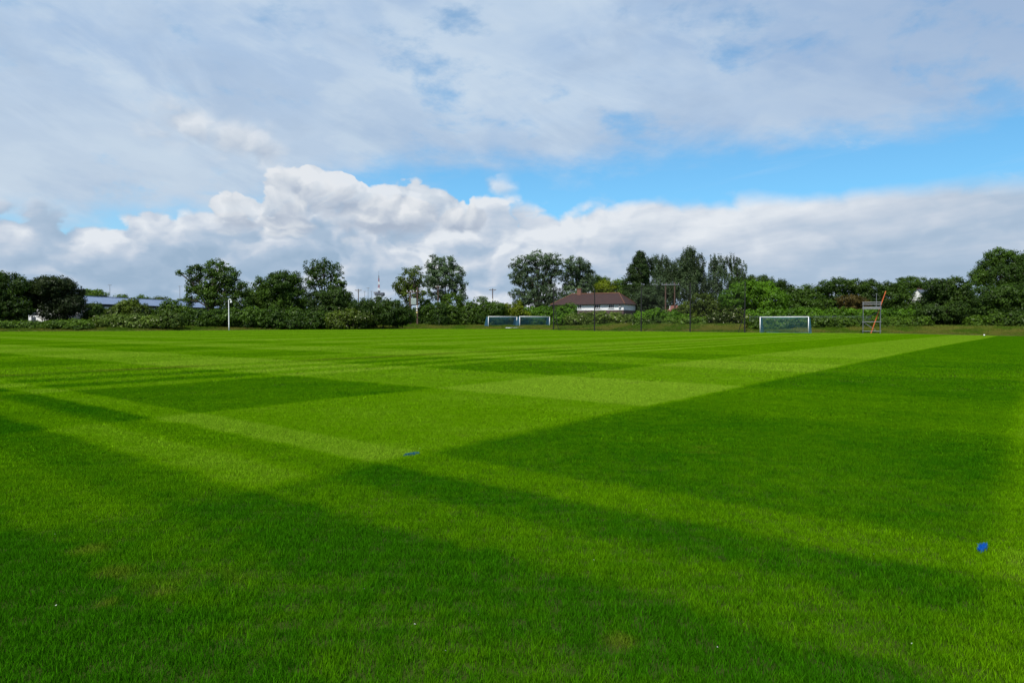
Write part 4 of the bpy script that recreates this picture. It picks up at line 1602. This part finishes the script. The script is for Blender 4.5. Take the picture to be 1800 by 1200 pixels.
def on_ground(px, Y):
    x = (px - 900) / FPX * Y
    return (x, Y, tz(x, Y))


grp = 'goals standing beyond the pitch'
q0, q1 = on_ground(858.5, 146.5), on_ground(908.5, 150)
goal(q0, q1, 2.44, 'left one of the two side-by-side blue-netted goals', grp, M_NETTEAL, 0.12, 0.020, M_NETBLUE)
q0, q1 = on_ground(913.5, 146), on_ground(966, 149.5)
goal(q0, q1, 2.44, 'right one of the two side-by-side blue-netted goals, nearest the ball-stop net', grp, M_NETTEAL, 0.12, 0.020, M_NETBLUE)
q0, q1 = on_ground(1336, 106.5), on_ground(1421, 102.3)
goal(q0, q1, 2.44, 'single white-posted goal on its own, left of the scaffold tower', grp, M_NETTEAL, 0.12, 0.0085, M_NETBLUE)
# a spare white bar lying in front of the pair
a_, b_ = Vector(on_ground(889, 141.5)), Vector(on_ground(953, 142.5))
rb = empty('ground_frame', a_)
prop(rb, 'white bar lying on the grass in front of the pair of goals', 'bar')
e_ = b_ - a_
MB().tube([(0, 0, 0.16), (e_.x * 0.55, e_.y * 0.55, e_.z * 0.55 + 0.16)], 0.09, 10).build('bar', M_POST, rb)
MB().tube([(e_.x * 0.6, e_.y * 0.6, e_.z * 0.6 + 0.10), (e_.x, e_.y, e_.z + 0.10)], 0.05, 10).build('thin_bar', M_CERAMIC, rb)
for s in (0.02, 0.26, 0.5):
    MB().box((e_.x * s, e_.y * s + 0.02, e_.z * s + 0.04), (0.14, 0.3, 0.10)).build('foot', M_GREY, rb)


def ball_stop():
    spec = [(973, 506, 128), (1045, 509, 122), (1127, 503, 116), (1213, 497, 111), (1309, 494, 106.6)]
    P = []
    for px, top, Y in spec:
        x, y, z = on_ground(px, Y)
        P.append((Vector((x, y, z)), ray(px, top, Y).z))
    root = empty('ball_stop_net', P[0][0])
    prop(root, 'tall ball-stop net on five black posts at the end of the pitch', 'net fence')
    o = P[0][0]
    for p, zt in P:
        q = p - o
        MB().tube([(q.x, q.y, q.z - 0.2), (q.x, q.y, zt - o.z)], [0.10, 0.08], 10).build('post', M_BLACK, root)
    for i, dx, dy in ((0, 0.95, -0.5), (4, -0.85, 0.6)):
        q = P[i][0] - o
        MB().tube([(q.x + dx, q.y + dy, q.z - 0.1), (q.x, q.y, q.z + (5.2 if i == 0 else 3.4))], 0.05, 8).build('brace', M_BLACK, root)
    for i in range(4):
        a, b = P[i], P[i + 1]
        qa, qb = a[0] - o, b[0] - o
        nb = MB()
        net_sheet(nb, qa + Vector((0, 0, 0.15)), qb + Vector((0, 0, 0.15)), Vector((qb.x, qb.y, b[1] - o.z - 0.1)), Vector((qa.x, qa.y, a[1] - o.z - 0.1)), 0.15, 0.0045, 0.12)
        nb.build('net_panel', M_NETBLACK, root)
        MB().tube([(qa.x, qa.y, a[1] - o.z - 0.05), ((qa.x + qb.x) / 2, (qa.y + qb.y) / 2, (a[1] + b[1]) / 2 - o.z - 0.18), (qb.x, qb.y, b[1] - o.z - 0.05)], 0.012, 5).build('top_cable', M_BLACK, root)


ball_stop()


# ------------------------------------------------------------------ scaffold tower and ladder
def scaffold():
    A, B_ = Vector(on_ground(1517, 103.2)), Vector(on_ground(1547.5, 102.2))
    d = B_ - A
    ang = math.atan2(d.y, d.x)
    W = math.hypot(d.x, d.y)
    root = empty('scaffold_tower', A, ang)
    prop(root, 'grey tube scaffold tower with a railed deck on the right verge', 'scaffold')
    Dp = 1.35
    zof = lambda py: ray(1530, py, 103).z - A.z
    ztop, zmid, zdeck = zof(530.5), zof(534.8), zof(541.8)
    r = 0.032
    for x in (0, W):
        for y in (0, Dp):
            MB().tube([(x, y, 0.0), (x, y, ztop)], r, 8).build('standard', M_GREY, root)
            MB().box((x, y, 0.012), (0.16, 0.16, 0.024)).build('base_plate', M_GREY, root)
    n = 0
    for z in (0.35, zof(565.5), zdeck - 0.12, zmid, ztop - 0.06):
        for y in (0, Dp):
            MB().tube([(-0.12, y - 0.065, z), (W + 0.12, y - 0.065, z)], r * (0.95 if z > 0.5 else 0.7), 8).build('ledger' if z < zdeck else 'guard_rail', M_GREY, root)
        for x in (0, W):
            MB().tube([(x + 0.065, -0.12, z + 0.065), (x + 0.065, Dp + 0.12, z + 0.065)], r * 0.95, 8).build('transom' if z < zdeck else 'guard_rail', M_GREY, root)
    for i in range(5):
        MB().box((W / 2, 0.16 + i * 0.255, zdeck + 0.01), (W + 0.1, 0.235, 0.045)).build('deck_board', M_CONC, root)
    for y in (0.02, Dp + 0.02):
        MB().box((W / 2, y - 0.02 if y < 1 else y + 0.04, zdeck + 0.12), (W + 0.16, 0.03, 0.18)).build('toe_board', M_CONC, root)
    for x in (-0.04, W + 0.04):
        MB().box((x, Dp / 2, zdeck + 0.14), (0.03, Dp - 0.1, 0.22)).build('toe_board', M_CONC, root)
    MB().tube([(0.1, Dp + 0.08, zof(562)), (W - 0.05, Dp + 0.08, zof(546))], r, 8).build('brace', M_GREY, root)
    MB().tube([(0.05, Dp + 0.08, zof(566)), (W * 0.75, Dp + 0.08, zof(580))], r, 8).build('brace', M_GREY, root)
    MB().tube([(W * 0.76, Dp * 0.5, zdeck), (W * 0.76, Dp * 0.5, zof(516.5))], 0.04, 8).build('camera_stand', M_GREY, root)
    MB().box((W * 0.76, Dp * 0.5, zof(516.5)), (0.16, 0.2, 0.12)).build('stand_head', M_GREY, root)
    # ladder through the tower
    b = Vector(on_ground(1533, 103.0))
    b.y += 0.35
    b.z = tz(b.x, b.y)
    t = ray(1557, 511.5, 103.4)
    lad = empty('ladder', b)
    prop(lad, 'bright orange ladder leaning steeply through the scaffold tower', 'ladder')
    ax = Vector((t.x, t.y, t.z)) - b
    side = Vector((0.28, 0.96, 0)).normalized()
    side = (side - ax.normalized() * side.dot(ax.normalized())).normalized()
    for s in (-0.16, 0.16):
        MB().tube([side * s, side * s + ax], 0.030, 8).build('stile', M_ORANGE, lad)
    k = 22
    for i in range(k):
        c = ax * ((i + 0.6) / k)
        MB().tube([c - side * 0.16, c + side * 0.16], 0.02, 6).build('rung', M_GREY if i % 2 else M_CERAMIC, lad)


scaffold()


# ------------------------------------------------------------------ palisade fence glimpsed behind the right goal
def palisade():
    a, b = Vector(on_ground(1318, 119.5)), Vector(on_ground(1530, 117))
    d = b - a
    L = d.length
    ang = math.atan2(d.y, d.x)
    root = empty('palisade_fence', a, ang)
    prop(root, 'grey palisade fence half hidden by brambles behind the right goal', 'fence')
    H = 2.0
    pm = MB()
    n = int(L / 0.16)
    for i in range(n + 1):
        x = L * i / n
        pm.box((x, -0.05, H / 2), (0.07, 0.02, H - 0.1))
    o = pm.build('pales', M_SLATE, root)
    prop(o, 'row of upright grey pales', kind='stuff')
    for i in range(int(L / 2.75) + 1):
        MB().box((i * 2.75, 0.06, H / 2 - 0.1), (0.10, 0.10, H)).build('post', M_GREY, root)
    for z in (0.35, H - 0.35):
        MB().box((L / 2, 0.0, z), (L, 0.05, 0.06)).build('rail', M_GREY, root)


palisade()

# ------------------------------------------------------------------ small things on the grass
M_PAINT = leaf_mat('blue_line_paint', (0.008, 0.125, 0.55), hue=(1.0, 1.0, 1.0), trans=0.15)

M_PAINT2 = leaf_mat('teal_line_paint', (0.020, 0.150, 0.260), hue=(1.0, 1.0, 1.0), trans=0.15)


def paint_mark(pts_px, label, width, mat, n):
    """A dab of line-marking paint: blades of grass coated in blue."""
    g = [ground_hit(*q) for q in pts_px]
    k = rng.random(n) * (len(g) - 1)
    i = np.minimum(k.astype(int), len(g) - 2)
    f = (k - i)[:, None]
    ga = np.array(g)
    P2 = ga[i] * (1 - f) + ga[i + 1] * f + rng.normal(0, width, (n, 2))
    c = P2.mean(0)
    h = 0.040 + 0.014 * rng.random(n)
    a = rng.random(n) * 6.283
    ln = rng.normal(0, 0.008, (n, 2))
    V = np.zeros((n, 3, 3))
    V[:, 0, :2] = P2 - c - np.stack([np.cos(a), np.sin(a)], 1) * 0.0028
    V[:, 1, :2] = P2 - c + np.stack([np.cos(a), np.sin(a)], 1) * 0.0028
    V[:, 2, :2] = P2 - c + ln
    V[:, 2, 2] = h
    V[:, 0, 2] = V[:, 1, 2] = 0.018
    F = np.arange(n * 3).reshape(n, 3)
    o = link('paint_mark', mesh_np('paint_mark', V.reshape(-1, 3), F, mat, np.repeat(rng.random(n), 3)), loc=(c[0], c[1], 0))
    prop(o, label, 'paint mark', 'blue corner marks on the turf')


paint_mark([(713, 805), (722, 803.2), (735, 801.5)], 'short blue paint dash where the light mown bands cross', 0.011, M_PAINT2, 420)
paint_mark([(1722, 977), (1726, 972), (1730, 967)], 'blue paint dab on the turf at the lower right', 0.0058, M_PAINT, 520)

bl = ray(1730, 590.6, 97.5)
ball = empty('football', (bl.x, bl.y, tz(bl.x, bl.y) + 0.13))
prop(ball, 'small white ball lying at the right edge of the pitch', 'ball')


def football():
    # an icosphere whose faces fall into white skin and dark patches
    t = (1 + 5 ** 0.5) / 2
    v = [Vector(p).normalized() for p in ((-1, t, 0), (1, t, 0), (-1, -t, 0), (1, -t, 0), (0, -1, t), (0, 1, t), (0, -1, -t), (0, 1, -t), (t, 0, -1), (t, 0, 1), (-t, 0, -1), (-t, 0, 1))]
    mb = MB()
    prof = [(math.sin(math.pi * i / 14) * 0.112, -math.cos(math.pi * i / 14) * 0.112) for i in range(15)]
    mb.lathe(prof, (0, 0, 0), 20).build('skin', M_POST, ball, smooth=True)
    for q in v:
        u = q.orthogonal().normalized()
        w = q.cross(u)
        ring = [(q * 0.1085 + (u * math.cos(2 * math.pi * i / 5) + w * math.sin(2 * math.pi * i / 5)) * 0.032) for i in range(5)]
        MB().slab([p.normalized() * 0.1145 for p in ring], 0.004).build('patch', M_CERAMIC, ball)


football()

# daisies and pale specks scattered in the turf
n = 26
py_ = 640 + 540 * rng.random(n) ** 1.3
px_f = 30 + 1740 * rng.random(n)
g_ = np.array([ground_hit(a, b) for a, b in zip(px_f, py_)])
V, F = [], []
for (x, y) in g_:
    r = 0.0025 + 0.0025 * rng.random()
    b0 = len(V)
    z = tz(x, y) + 0.03
    tx, ty = rng.normal(0, 0.25, 2)
    z -= 0.006
    V.append((x, y, z + 0.002))
    for i in range(8):
        a = i * math.pi / 4
        V.append((x + r * math.cos(a), y + r * math.sin(a), z + r * (tx * math.cos(a) + ty * math.sin(a))))
    for i in range(8):
        F.append((b0, b0 + 1 + i, b0 + 1 + (i + 1) % 8))
dz_ = link('daisies', mesh_np('daisies', V, F, plain('daisy_white', (0.42, 0.44, 0.38))))
prop(dz_, 'tiny white daisies scattered in the mown turf', kind='stuff')
